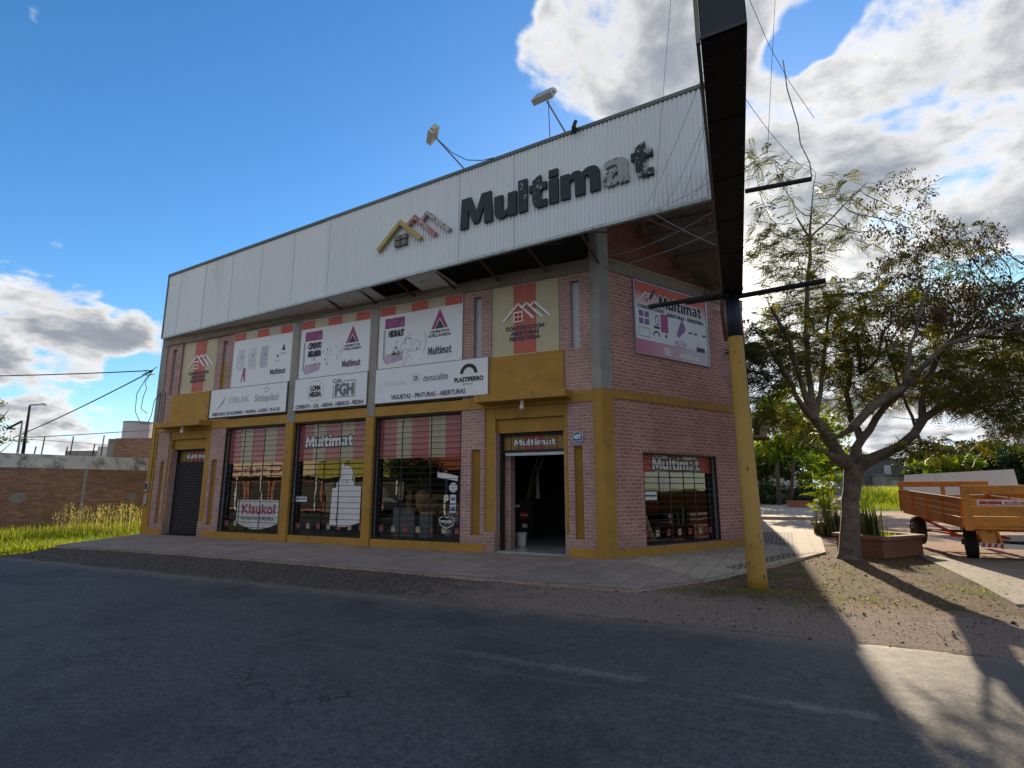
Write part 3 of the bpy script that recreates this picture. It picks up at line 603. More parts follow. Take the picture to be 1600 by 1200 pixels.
t = MB(); line(t, [(-9.02,5.04),(-9.02,4.62),(-8.10,4.62),(-8.10,5.14),(-8.62,5.14)], .022, Y1); t.text('CAL',-9.05,-8.64,5.10,.13,Y1,bold=.006); t.build('initials_box', INKN, S2)
t = MB(); t.text('CEMENTO - CAL - ARENA - HIERROS - PIEDRA',-10.66,-7.72,4.34,.13,Y1,bold=.006); t.build('lettering', INKN, S2)
S3 = sign_panel('name_board', IDN,-7.28,-3.27,4.30,5.37,'white board with grey script and a black arch emblem beside the open door','sign',G1)
t = MB(); t.text('ferrocement',-6.9,-6.1,4.8,.2,Y1); t.build('faded_name', mat('ghost_print', (.64,.66,.70), .5), S3)
t = MB(); t.text('tensolite',-5.50,-4.62,4.85,.22,Y1,slant=.3,bold=.004); t.text('S',-5.83,-5.75,4.9,.15,Y1,bold=.006); t.text('R',-5.74,-5.65,4.9,.15,Y1,bold=.006); line(t, [(-5.88,4.83),(-5.6,4.83),(-5.6,5.1),(-5.88,5.1),(-5.88,4.83)], .008, Y1); t.build('script_name', mat('grey_blue_print', (.16,.19,.24), .6), S3)
t = MB(); t.text('PLASTIFERRO',-4.37,-3.42,4.72,.13,Y1,bold=.01)
ar = [(-3.9+.29*math.cos(rad(a)), 4.95+.29*math.sin(rad(a))) for a in range(0, 181, 12)]; ai = [(-3.9+.18*math.cos(rad(a)), 4.95+.18*math.sin(rad(a))) for a in range(180, -1, -12)]
t.flat(ar+ai, Y1); t.text('GRUPO PLAST',-4.1,-3.75,4.62,.05,Y1); t.build('arch_emblem', INK, S3)
t = MB(); t.text('VIGUETAS - PINTURAS - ABERTURAS',-6.65,-4.0,4.38,.14,Y1,bold=.006); t.build('lettering', INKN, S3)
G2 = 'large banners on the upper storey'
def banner(x0, x1, label, shift=0):
    R_ = sign_panel('banner', IDN, x0, x1, 5.37, 7.42, label, 'banner', G2, th=.03, y=-.02, rim=False)
    k = MB(); k.box(x0,x1,-.03,-.0205,5.37,7.13); k.build('white_sheet', WHT, R_)
    w = (x1-x0)/5
    for i in range(5): s = MB(); s.rect(x0+w*i,x0+w*(i+1),7.132,7.42,-.024); s.build('stripe', [REDS, CRM][i % 2], R_)
    e = MB()
    for (a, b, c, d) in ((x0,x1,7.42,7.44),(x0-.02,x0,5.37,7.44),(x1,x1+.02,5.37,7.44)): e.box(a,b,-.035,.01,c,d)
    e.build('edge_frame', ALU, R_)
    return R_
YB = -.0345
def triangle_logo(x, z, k, R_):
    a = MB(); a.flat([(x-.45*k,z),(x,z+.95*k),(x+.45*k,z),(x+.30*k,z),(x,z+.5*k),(x-.30*k,z)][::1], YB); a.build('triangle_mark', mat('mauve_print', (.36,.07,.19), .6), R_)
    a = MB(); a.flat([(x-.27*k,z),(x,z+.42*k),(x+.27*k,z)], YB); a.text('CEMENTOS', x-.52*k, x+.52*k, z-.20*k, .12*k, YB, bold=.008*k); a.text('AVELLANEDA', x-.62*k, x+.62*k, z-.38*k, .13*k, YB, bold=.008*k); a.build('maker_name', INKN, R_)
Bn1 = banner(-14.12,-11.13,'striped top banner with a row of small cement bags and a faint worker')
for i, x in enumerate((-13.65,-13.05,-12.45)):
    t = MB(); t.rect(x-.2,x+.16,5.98+.12*0,6.78,YB+.0015); t.build('bag_picture', mat('pale_bag', (.60,.62,.68), .6) if i < 2 else mat('lilac_bag', (.50,.50,.62), .6), Bn1)
    t = MB(); t.flat([(x-.08,6.42),(x+.0,6.6),(x+.08,6.42)], YB); t.text('HIDRALIT',x-.12,x+.12,6.27,.05,YB); t.rect(x-.24,x-.22,6.1,6.6,YB); t.build('bag_print', FADE2, Bn1)
t = MB(); t.flat([(-11.62,6.52),(-11.52,6.76),(-11.42,6.52)], YB); t.flat([(-11.85,6.3),(-11.8,6.42),(-11.73,6.3)], YB); t.text('CAL',-11.9,-11.7,6.12,.06,YB); t.text('PLUS',-11.65,-11.4,6.38,.06,YB); t.build('bag_print', INKN, Bn1)
t = MB(); t.flat([(-13.62,5.55),(-13.56,5.55),(-13.5,5.78),(-13.44,5.55),(-13.38,5.55),(-13.40,5.9),(-13.38,6.05),(-13.5,6.05)], YB); t.build('worker_picture', PUR, Bn1)
t = MB(); multimat(t,-12.12,-11.35,5.68,.20,YB); t.build('shop_word', INKN, Bn1)
Bn2 = banner(-10.70,-7.66,'striped top banner with tall cement bag and triangle mark, middle of the three')
def bag(x0, x1, z0, z1, R_, words, m):
    t = MB(); t.rect(x0,x1,z1-.33,z1,YB); t.build('bag_top', PUR, R_)
    t = MB(); t.flat([(x0,z0+.12),(x0+.1,z0),(x1-.05,z0+.1),(x1-.02,z0+.38),(x0+.08,z0+.33)], YB); t.build('bag_bottom', LIL, R_)
    t = MB(); t.rect(x0-.05,x0+.03,z0+.15,z1-.36,YB+.001); t.build('bag_side', FADE2, R_)
    t = MB(); z = z1-.62
    for w in words: t.text(w,x0+.17,x1-.02,z,.22,YB,bold=.014); z -= .28
    for i in range(9): a = x0+.4+rnd.random()*1.0; b = z0+.2+rnd.random()*.6; t.flat([(a,b),(a+.05,b+.01),(a+.03,b+.09)], YB)
    t.build('bag_lettering', INK, R_)
bag(-10.50,-9.72,5.52,7.02,Bn2,['CEMENTO','AVELLANEDA'],0)
triangle_logo(-8.38,6.42,.62,Bn2)
t = MB(); multimat(t,-8.78,-8.0,5.62,.22,YB); t.build('shop_word', mat('plum_print', (.10,.03,.09), .6), Bn2)
t = MB()
for k in range(14):
    x, z = -9.55+rnd.random()*.9, 5.6+rnd.random()*.75; line(t, [(x,z),(x+rnd.uniform(-.05,.05),z+.12),(x+rnd.uniform(-.1,.1),z+.2)], .014, YB)
t.build('sketch_print', FADE2, Bn2)
Bn3 = banner(-7.27,-4.19,'striped top banner with lime bag and sketched builders, nearest the open door')
bag(-7.05,-6.28,5.52,7.02,Bn3,['HIDRALIT'],0)
triangle_logo(-4.98,6.46,.66,Bn3)
t = MB(); multimat(t,-5.38,-4.55,5.66,.24,YB); t.build('shop_word', INKN, Bn3)
t = MB()
for P in ([(-6.55,5.72),(-6.35,6.15),(-6.15,6.32),(-6.0,6.25),(-6.02,5.95),(-6.2,5.8)],[(-6.4,5.9),(-6.2,5.95),(-6.0,5.85),(-5.9,5.95)],[(-5.95,6.05),(-5.8,6.2),(-5.65,6.1),(-5.7,5.9),(-5.9,5.85)],[(-6.3,5.45),(-6.1,5.75),(-5.95,5.6)],[(-5.5,6.4),(-5.45,6.1),(-5.55,5.75)],[(-6.75,5.82),(-6.62,6.12),(-6.5,5.82),(-6.75,5.82)],[(-6.2,6.32),(-6.1,6.42),(-5.98,6.38)]): line(t, P, .016, YB)
t.flat([(-6.72,5.83),(-6.65,5.96),(-6.58,5.83)], YB); t.build('sketch_print', mat('sketch_grey', (.24,.24,.30), .6), Bn3)
def house_logo(mb_w, mb_r, mb_k, cx, z, k, y, fr=IDN):   # white roof lines, red window, dark strokes
    for i, dx in enumerate((0, .30, .58)):
        x = cx+dx*k; L = [(x-.55*k if i == 0 else x-.16*k, z if i == 0 else z+.36*k), (x,z+.55*k), (x+.55*k,z)]
        line(mb_w, L, .085*k, y+.0008*(2-i)); 
        line(mb_k if i else mb_r, [(L[0][0]+.06*k,L[0][1]-.02*k),(x,z+.48*k),(L[2][0]-.06*k,L[2][1]-.02*k)], .028*k, y-.001-.0003*i)
    mb_w.rect(cx-.17*k,cx+.17*k,z-.08*k,z+.28*k,y-.0005)
    for a in (0,1):
        for b in (0,1): mb_r.rect(cx-.13*k+a*.14*k,cx-.01*k+a*.14*k,z-.04*k+b*.15*k,z+.08*k+b*.15*k,y-.002)
for (x0, x1, lab) in ((-3.2,-1.15,'cream and salmon striped house logo banner above the open door'),(-SY+1.24,-SY+3.24,'cream and salmon striped house logo banner at the left end of the upper storey')):
    R_ = sign_panel('logo_banner', IDN, x0, x1, 5.37, 7.43, lab, 'banner', 'house logo banners', m=mat('cream_cloth', (.50,.45,.31), .6, .12, 1.2), th=.03, y=.03, rim=False)
    w = x1-x0; 
    for (a, b) in ((.33,.498),(.502,.67)): s = MB(); s.rect(x0+w*a,x0+w*b,5.38,7.42,.027); s.build('stripe', mat('salmon_cloth', (.50,.12,.085), .6, col2=(.50,.18,.16), t2=(.4,.8)), R_)
    e = MB(); t_ = .02
    for (a, b, c, d) in ((x0,x1,7.41,7.43),(x0,x1,5.36,5.38),(x0,x0+t_,5.38,7.41),(x1-t_,x1,5.38,7.41)): e.box(a,b,.012,.029,c,d)
    e.build('edge_frame', mat('cream_rim', (.55,.55,.48), .6), R_)
    a, b, c = MB(), MB(), MB(); house_logo(a, b, c, x0+w*.40, 6.38, .85, .020)
    a.build('roof_lines', WHT2, R_); b.build('red_marks', REDP, R_); 
    for i, s in enumerate(('CONSTRUCCION','ABERTURAS','FERRETERIA')): wd = (.57,.42,.45)[i]*w/2; c.text(s, x0+w*.5-wd, x0+w*.5+wd, 6.08-.155*i, .115, .020, bold=.009)
    c.build('lettering', INKN, R_)
# side banner
R_ = sign_panel('side_banner', FS, 1.30, 4.45, 5.35, 7.42, 'orange topped white banner with tools and phone line on the side wall', 'banner', m=WHT, y=-.05, rim=False)
e = MB(FS); e.box(1.30,4.45,-.056,-.0505,5.35,7.42)
def gradmat(name, c0, c1, a, b, axis=1):
    m = bpy.data.materials.new(name); m.use_nodes = True; t = m.node_tree; n = t.nodes; l = t.links; bs = n['Principled BSDF']; bs.inputs['Roughness'].default_value = .5
    tcn = n.new('ShaderNodeTexCoord'); sp = n.new('ShaderNodeSeparateXYZ'); l.new(tcn.outputs['UV'], sp.inputs[0])
    mr = n.new('ShaderNodeMapRange'); l.new(sp.outputs[axis], mr.inputs[0]); mr.inputs[1].default_value = a; mr.inputs[2].default_value = b
    mxn = n.new('ShaderNodeMix'); mxn.data_type = 'RGBA'; l.new(mr.outputs[0], mxn.inputs['Factor']); mxn.inputs['A'].default_value = (*c0, 1); mxn.inputs['B'].default_value = (*c1, 1); l.new(mxn.outputs['Result'], bs.inputs['Base Color']); return m
e = MB(FS); e.rect(1.30,4.45,6.72,7.42,-.0515); e.build('orange_fade', gradmat('orange_fade', (.72,.68,.68), (.60,.095,.03), 6.72, 7.2), R_)
e = MB(FS); e.rect(1.30,4.45,5.35,5.75,-.0515); e.build('pink_fade', gradmat('pink_fade', (.55,.16,.30), (.62,.56,.64), 1.3, 4.0, 0), R_)
e = MB(FS)
for (a, b, c, d) in ((1.27,4.48,7.42,7.45),(1.27,1.30,5.32,7.42),(4.45,4.50,5.32,7.42),(1.30,4.45,5.32,5.35)): e.box(a,b,-.07,-.0,c,d)
e.build('edge_frame', ALU, R_)
yb = -.054
a = MB(FS); multimat(a,2.3,4.22,6.80,.36,yb,grow=.022); a.build('word_outline', WHT2, R_); a = MB(FS); multimat(a,2.3,4.22,6.80,.36,yb-.004); a.build('shop_word', INK, R_)
a, b, c = MB(FS), MB(FS), MB(FS); house_logo(a, b, c, 1.78, 6.88, .52, yb); c.flat([(1.9,6.95),(1.98,7.0),(2.2,7.28),(2.1,7.3),(1.92,7.05)], yb-.006); a.build('roof_lines', WHT2, R_); b.build('red_marks', REDP, R_)
c.text('CONSTRUCCION',1.42,2.5,6.66,.10,yb,bold=.008); c.text('· ABERTURAS · FERRETERIA',2.55,4.32,6.60,.10,yb,bold=.008)
for (x, z) in ((2.15,5.93),): 
    ar = [(x+.15*math.cos(rad(q)), z+.15*math.sin(rad(q))) for q in range(0, 181, 20)]; ai = [(x+.10*math.cos(rad(q)), z+.10*math.sin(rad(q))) for q in range(180, -1, -20)]; c.flat(ar+ai, yb)
line(c, [(1.42,5.84),(1.85,5.84),(1.85,6.10),(1.42,6.10),(1.42,5.84)], .014, yb); c.rect(3.9,4.3,5.72,5.86,yb); c.rect(2.05,2.3,6.15,6.22,yb); disc(c,2.2,6.4,.09,yb,16,rz=.16,r_in=.07)
for x in (3.55,3.8,4.2): c.flat([(x,6.27),(x+.05,6.22),(x+.18,6.24),(x+.18,6.29)], yb)
disc(c,2.55,5.98,.05,yb); c.build('dark_print', INKN, R_)
t = MB(FS)
for (x, z) in ((1.45,6.2),(1.68,6.2),(1.45,6.42),(1.68,6.42)): t.rect(x,x+.18,z,z+.17,yb+.001)
t.build('paint_tins', mat('violet_print', (.22,.13,.36), .6, .3, 30), R_)
t = MB(FS); t.rect(2.35,2.66,6.08,6.62,yb+.001); t.build('box_picture', mat('orchid_print', (.40,.09,.30), .6, .2, 12), R_)
t = MB(FS); t.flat([(3.02,6.1),(3.28,6.62),(3.44,6.4),(3.40,6.25),(3.1,6.02)], yb+.001); t.build('tool_picture', mat('violet_print2', (.27,.16,.40), .6, .4, 25), R_)
t = MB(FS); disc(t,3.18,5.84,.24,yb,20,rz=.1,r_in=.2); t.text('fischer',3.02,3.34,5.81,.07,yb); t.build('oval_badge', mat('rose_print', (.45,.12,.28), .6), R_)
t = MB(FS); t.text('TEL:',2.42,2.78,5.43,.2,yb,bold=.012); t.text('4420616',3.1,3.95,5.43,.16,yb,bold=.012); t.build('phone_number', WHT2, R_)
# alarm plaque
R_ = empty('alarm_plaque', (-.68,-.03,2.97), 'small round blue alarm plaque on the brick pier right of the open door', 'plaque')
a = MB(); a.tube([(-.68,-.001,2.97),(-.68,-.03,2.97)], .16, 24); a.build('disc', mat('plaque_blue', (.03,.10,.26), .4), R_)
a = MB(); disc(a,-.68,2.97,.155,-.0315,24,r_in=.142); a.text('ADT',-.78,-.58,2.95,.1,-.0315,bold=.008); a.text('ALARMA',-.76,-.60,2.87,.04,-.0315); a.build('plaque_lettering', WHT2, R_)
# meter boxes on the left end
for i, z in enumerate((1.62,1.12)):
    R_ = empty('meter_box', (-18.32,-.06,z), 'grey meter box, '+('upper' if not i else 'lower')+' one on the ochre end column', 'meter box')
    a = MB(); a.box(-18.42,-18.22,-.13,-.051,z,z+.36); a.build('case', ALU, R_, bevel=.01); a = MB(); a.rect(-18.39,-18.25,z+.08,z+.3,-.1315); a.build('window', INK if not i else FADE2, R_)
# ---- fascia letters and logo
R_ = empty('fascia_lettering', tuple(FF @ Vector((17.8,-.02,8.7))), 'big black weathered raised letters on the white corrugated fascia, last two peeling', 'sign letters')
X0, XE = 15.12, 20.52
for i, c in enumerate('Multimat'):
    a = MB(FF); multimat(a, X0, XE, 8.69, .88, -.10, depth=.075, only=(i,)); a.build('letter', BLK if i in (0,1,4,5) else PEEL if i == 6 else BLKP if i < 6 else mat('half_peeled_letter', (.30,.32,.34), .7, .15, 12, col2=(.02,.03,.04), t2=(.46,.49), s2=4), R_)
R_ = empty('fascia_logo', tuple(FF @ Vector((13.3,-.02,8.7))), 'three peaked roof outlines in gold, red and grey with small window on the fascia', 'logo')
def chevron(x0, xp, x1, z0, zp, z1, w, m, y, name='roof_outline'):
    a = MB(FF); k = (zp-z0)/(xp-x0); L1 = Vector((xp-x0, zp-z0)).normalized(); L2 = Vector((x1-xp, z1-zp)).normalized()
    n1 = Vector((-L1.y, L1.x)); n2 = Vector((-L2.y, L2.x))
    pts = [(x0,z0),(xp,zp),(x1,z1),(x1-n2.x*w-.02,z1-n2.y*w),(xp,zp-w*1.45),(x0-n1.x*w+.02,z0-n1.y*w)]
    a.solid(pts[::-1], y, y+.10); a.build(name, m, R_)
chevron(12.03,12.95,13.80,8.80,9.55,8.80,.11,mat('gold_outline', (.42,.33,.10), .5, .15, 6),-.16)
chevron(13.12,13.50,14.32,9.28,9.57,8.79,.10,mat('red_outline', (.40,.13,.13), .5, .3, 9, col2=(.5,.5,.5), t2=(.5,.6), s2=9),-.15)
chevron(13.62,13.96,14.82,9.28,9.58,8.80,.10,mat('grey_outline', (.42,.42,.44), .5, .2, 9, col2=(.25,.05,.06), t2=(.5,.6), s2=9),-.14)
a = MB(FF)
for (q, w) in ((12.72,0),(12.98,0)):
    for z in (8.74,8.93): a.box(q,q+.22,-.12,-.02,z,z+.15)
a.build('small_window', mat('grey_tin', (.16,.15,.14), .6, .3, 9), R_)
# ---- floodlights on the roof edge
def flood(s, hs_, hz, out, label, turn):
    base = FF @ Vector((s,.0,10.55)); Pp_ = FF @ Vector((hs_, 0, hz)); C_ = Vector((4.0604,-13.5961,1.65)); head = C_+(Pp_-C_)*out
    R_ = empty('sign_floodlight', base, label, 'floodlight', 'floodlights on thin poles over the fascia')
    a = MB(); a.tube([base, head], .022, 8); a.build('pole', mat('galvanised_pole', (.28,.29,.29), .5, .2, 6, metal=.3), R_)
    fr = Matrix.Translation(head) @ Matrix.Rotation(turn, 4, 'Z') @ Matrix.Rotation(rad(-35), 4, 'X')
    a = MB(fr); a.solid([(-.29,-.17),(.29,-.17),(.26,.17),(-.26,.17)], -.08, .08); a.box(.292,.33,-.06,.06,-.07,.10); a.build('housing', mat('lamp_housing', (.60,.60,.55), .5), R_, bevel=.015)
    a = MB(fr); a.flat([(-.25,-.13),(.25,-.13),(.225,.13),(-.225,.13)], -.083); a.build('lens', mat('lamp_lens', (.40,.38,.33), .15, .1, spec=.8), R_)
    a = MB(); p = head + Vector((.1,.05,-.12)); e = FF @ Vector((s+1.1 if s < 16 else s-.45, .0, 10.57)); m_ = (p+e)/2 - Vector((0,0,.38 if s < 16 else .05)); a.tube([p,(p*.5+m_*.5)-Vector((0,0,.1)),m_,(m_*.5+e*.5)-Vector((0,0,.06)),e], .011, 6); a.build('lead', WIRE, R_)
flood(15.18,13.98,12.09,.93,'floodlight on a thin leaning pole above the roof outlines of the fascia', rad(-50))
flood(18.33,17.72,11.86,.95,'floodlight on a thin leaning pole above the black letters of the fascia', rad(-8))
a_ = FF @ Vector((18.6,-.1,10.52)); R_ = empty('small_floodlight', a_, 'small black floodlight clamped to the top edge of the fascia', 'floodlight')
fr = Matrix.Translation(a_) @ Matrix.Rotation(rad(-70), 4, 'Z') @ Matrix.Rotation(rad(-20), 4, 'X')
a = MB(fr); a.box(-.15,.15,-.04,.05,-.08,.14); a.build('housing', DKM, R_, bevel=.01); a = MB(fr); a.rect(-.13,.13,-.06,.12,-.042); a.build('lens', FROST, R_)
# ---- security camera, dish, air conditioner
R_ = empty('security_camera', tuple(FS @ Vector((5.0,-.2,7.1))), 'white bullet security camera on the side wall beside the side banner', 'camera')
a = MB(FS); a.tube([(5.05,0,7.25),(5.05,-.14,7.22)], .05, 10); a.build('bracket', WHT, R_); a = MB(FS); a.tube([(5.12,-.12,7.22),(4.9,-.32,7.08)], .055, 12); a.build('body', WHT, R_); a = MB(FS); a.tube([(4.9,-.32,7.08),(4.86,-.355,7.055)], .05, 12); a.build('lens', INK, R_)
R_ = empty('satellite_dish', (3.45,5.5,5.9), 'dark round dish on the side wall just behind the yellow pole', 'dish')
a = MB(); pr = [(0,.0),(.18,.02),(.3,.06),(.4,.13)]; c0 = Vector((3.52,5.4,5.95)); dr = Vector((.45,-.85,.15)).normalized(); a.tube([c0-dr*.1, c0-dr*.08, c0-dr*.04, c0+dr*.03], [.02,.2,.31,.40], 24); a.build('bowl', mat('dish_grey', (.04,.05,.06), .7), R_, smooth=False)
a = MB(); a.tube([c0-dr*.1, (3.15,5.75,5.8)], .025, 8); a.build('arm', DKM, R_)
R_ = empty('air_conditioner', (3.4,6.6,3.2), 'grey air conditioner unit on a bracket behind the yellow pole', 'air conditioner')
a = MB(); a.box(3.22,3.62,6.2,6.95,3.35,3.98); a.build('case', mat('ac_case', (.42,.40,.34), .6), R_, bevel=.01)
a = MB(); a.rect(3.26,3.42,3.40,3.93,6.197); a.build('grille', DKM, R_); a = MB(); a.box(3.1,3.66,6.25,6.3,3.28,3.33); a.cut(); a.box(3.1,3.66,6.85,6.9,3.28,3.33); a.cut(); a.bar((3.6,6.27,3.28),(3.18,6.27,2.95),.03,.03); a.build('bracket', RUST, R_)

# ---- things inside the shop
def thing(name, label, cat, loc, parts, group=None):
    R_ = empty(name, loc, label, cat, group)
    for (pn, mb, m, kw) in parts: mb.build(pn, m, R_, **kw)
    return R_
def mbt(*a, **k): q = MB(); q.tube(*a, **k); return q
def mbb(*a): q = MB(); q.box(*a); return q
def gp(px, py, z):
    D_ = fw + r2*((px-800)/866.38) - u2*((py-600)/866.38); k = (z-1.65)/D_.z; return Vector((4.0604,-13.5961,1.65))+D_*k
q = gp(815,852,.05)
thing('bucket','white plastic bucket on the shop floor just inside the open door','bucket',q,[('body',mbt([q,q+Vector((0,0,.36))],[.13,.155],18),mat('bucket_white',(.72,.74,.76),.4),{}),('rim',mbt([q+Vector((0,0,.34)),q+Vector((0,0,.37))],.165,18),WHT2,{}),('handle',mbt([q+Vector((.16*math.cos(rad(w)),0,.36+.13*math.sin(rad(w)))) for w in range(0,181,20)],.007,5),DKM,{})])
q = gp(800,850,.05)
thing('plastic_tub','pale plastic tub on the floor beside the white bucket','tub',q,[('body',mbt([q,q+Vector((0,0,.25))],[.10,.12],16),FROST,{}),('lid',mbt([q+Vector((0,0,.25)),q+Vector((0,0,.28))],.128,16),WHT,{})])
q = gp(841,837,.05)
thing('plastic_pipe','white plastic pipe standing upright in the dark shop doorway','pipe',q,[('pipe',mbt([q,q+Vector((-.01,0,1.3)),q+Vector((.01,0,2.45))],[.06,.085,.02],12),mat('pvc_white',(.75,.80,.78),.4),{})])
for i in (0, 1):
    p0, p1 = q+Vector((-.55+.1*i,.2,1.25)), q+Vector((.05+.22*i,-.1,2.75))
    thing('leaning_plank','grey timber batten leaning across the dark doorway, '+('left' if not i else 'right')+' one of two','batten',p0,[('plank',MB().bar(p0,p1,.06,.03),mat('batten_grey',(.50,.47,.42),.8),{})])
q = gp(817,842,.05); x, y = q.x, q.y
c_ = MB(); c_.box(x-.5,x+.38,y,y+.7,.05,1.35); k_ = MB(); k_.box(x-.5,x-.1,y-.05,y-.003,1.08,1.16); r_ = MB(); disc(r_,x+.05,.83,.17,y-.004,20,rz=.14); l_ = MB(); l_.text('shop',x-.08,x+.18,.8,.09,y-.008)
R_ = thing('machine_display','dark display rack with a round red badge inside the doorway','display rack',(x,y,.05),[('rack',c_,DKM,{}),('shelf_edge',k_,WHT,{}),('red_badge',r_,REDP,{})])
l_.build('badge_lettering', WHT2, R_); a = MB(); a.rect(x-.02,x+.16,.42,.54,y-.004); a.build('paper_tag', WHT, R_)
def shelf(x0, x1, y, n, lab):
    R_ = empty('shelf_unit', ((x0+x1)/2, y, .05), lab, 'shelves')
    a = MB()
    for k in range(n): a.box(x0,x1,y,y+.4,.1+k*.5,.13+k*.5)
    for x in (x0, x1): a.box(x-.02,x+.02,y,y+.4,.05,.1+n*.5)
    a.build('rack', mat('shelf_grey', (.10,.10,.10), .7), R_)
    for ci, cc_ in enumerate(((.16,.03,.02),(.05,.07,.12),(.20,.17,.10),(.10,.10,.11))):
        g = MB(); x = x0+.05+ci*.12
        while x < x1-.25:
            k = rnd.randrange(n); h = rnd.uniform(.12,.36); g.box(x,x+rnd.uniform(.1,.2),y+.03,y+.3,.131+k*.5,.131+k*.5+h); x += rnd.uniform(.22,.5)
        g.build('stacked_goods', mat('goods_%d' % ci, cc_, .6, .3, 9), R_)
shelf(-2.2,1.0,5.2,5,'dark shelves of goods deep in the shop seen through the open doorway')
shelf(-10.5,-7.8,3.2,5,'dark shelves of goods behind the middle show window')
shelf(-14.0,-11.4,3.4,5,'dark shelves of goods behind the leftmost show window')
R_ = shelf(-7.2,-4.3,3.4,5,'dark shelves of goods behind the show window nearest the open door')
for i, (x0, x1, z1) in enumerate(((-6.95,-6.15,1.12),(-5.95,-5.5,1.0))):
    thing('display_board','white tiled display board standing in the show window nearest the door, '+('wider left' if not i else 'narrow right')+' one','board',((x0+x1)/2,.6,.3),[('board',mbb(x0,x1,.6,.64,.27,z1),mat('display_white',(.40,.44,.46),.5,.1,6),{})])
a = MB(); a.box(-7.2,-6.2,1.5,1.7,1.38,1.5); a.box(-6.1,-5.5,1.5,1.7,1.35,1.52); a.box(-7.2,-5.3,1.3,1.7,1.15,1.22)
thing('timber_stack','stack of pale timber boards behind the show window nearest the door','timber',(-6.2,1.5,1.1),[('boards',a,mat('pale_timber',(.40,.28,.10),.7),{}),('trestle',mbb(-7.1,-6.9,1.4,1.6,.05,1.15),DKM,{})])
t1 = mbt([(-5.05,.85,.32),(-5.05,.85,.42),(-5.05,.85,.6),(-5.05,.85,.72)],[.14,.11,.16,.21],18); t2 = mbb(-5.25,-4.85,1.02,1.2,.6,1.02)
thing('toilet','white toilet bowl on display in the show window nearest the door','toilet',(-5.05,.85,.3),[('bowl',t1,mat('ceramic',(.6,.62,.64),.2),{}),('cistern',t2,bpy.data.materials['ceramic'],{'bevel':.02})])
thing('wooden_post','short orange timber post beside the display toilet','post',(-5.4,.8,.3),[('post',MB().bar((-5.42,.8,.3),(-5.36,.8,1.2),.08,.05),mat('orange_timber',(.30,.14,.05),.7),{})])
# ================================================================ GROUND
def sst(a, b, x): t = np.clip((x-a)/(b-a), 0, 1); return t*t*(3-2*t)
def fbm(X, Y, s, seed=0.):
    return np.array([noise.fractal(Vector((x*s+seed, y*s, seed)), 1., 2., 4) for x, y in zip(X.ravel(), Y.ravel())]).reshape(X.shape)
def Hbase(x, y):
    h = -.13 + .07*sst(-5.6, -3.9, y)
    xe = -18.6-.62*np.clip(y, -5, 0)
    h = h + (-.34-h)*sst(0, 1, (xe-.1-x)/.5)*1.0
    h = h + 1.0*sst(36, 52, y)*sst(7.5, 11, x) + (-.06)*(y < -5.65)
    return h
ax = np.concatenate([[-1600,-700,-300,-150,-90,-60,-45,-38,-32,-28,-25,-23,-21.5,-20.3], np.arange(-19.4, 14.0, .11), [14.5,15.5,17,19,22,26,32,40,55,80,130,300,700,1600]])
ay = np.concatenate([[-1600,-500,-200,-80,-40,-25,-18,-12,-8,-6.2], np.arange(-5.9, 9, .11), [9.5,10.5,12,14,17,20,25,30,36,42,48,54,60,68,76,85,100,140,250,600,1600]])
GX, GY = np.meshgrid(ax, ay); NZ = fbm(GX, GY, .9)*.02+fbm(GX, GY, 6., 3)*.012
NZ *= (np.abs(GX) < 20)*(GY > -5.85)*(GY < 12); GZ = Hbase(GX, GY)+NZ
nxg, nyg = len(ax), len(ay); idx = np.arange(nxg*nyg).reshape(nyg, nxg)
F = np.stack([idx[:-1,:-1], idx[:-1,1:], idx[1:,1:], idx[1:,:-1]], -1).reshape(-1, 4)
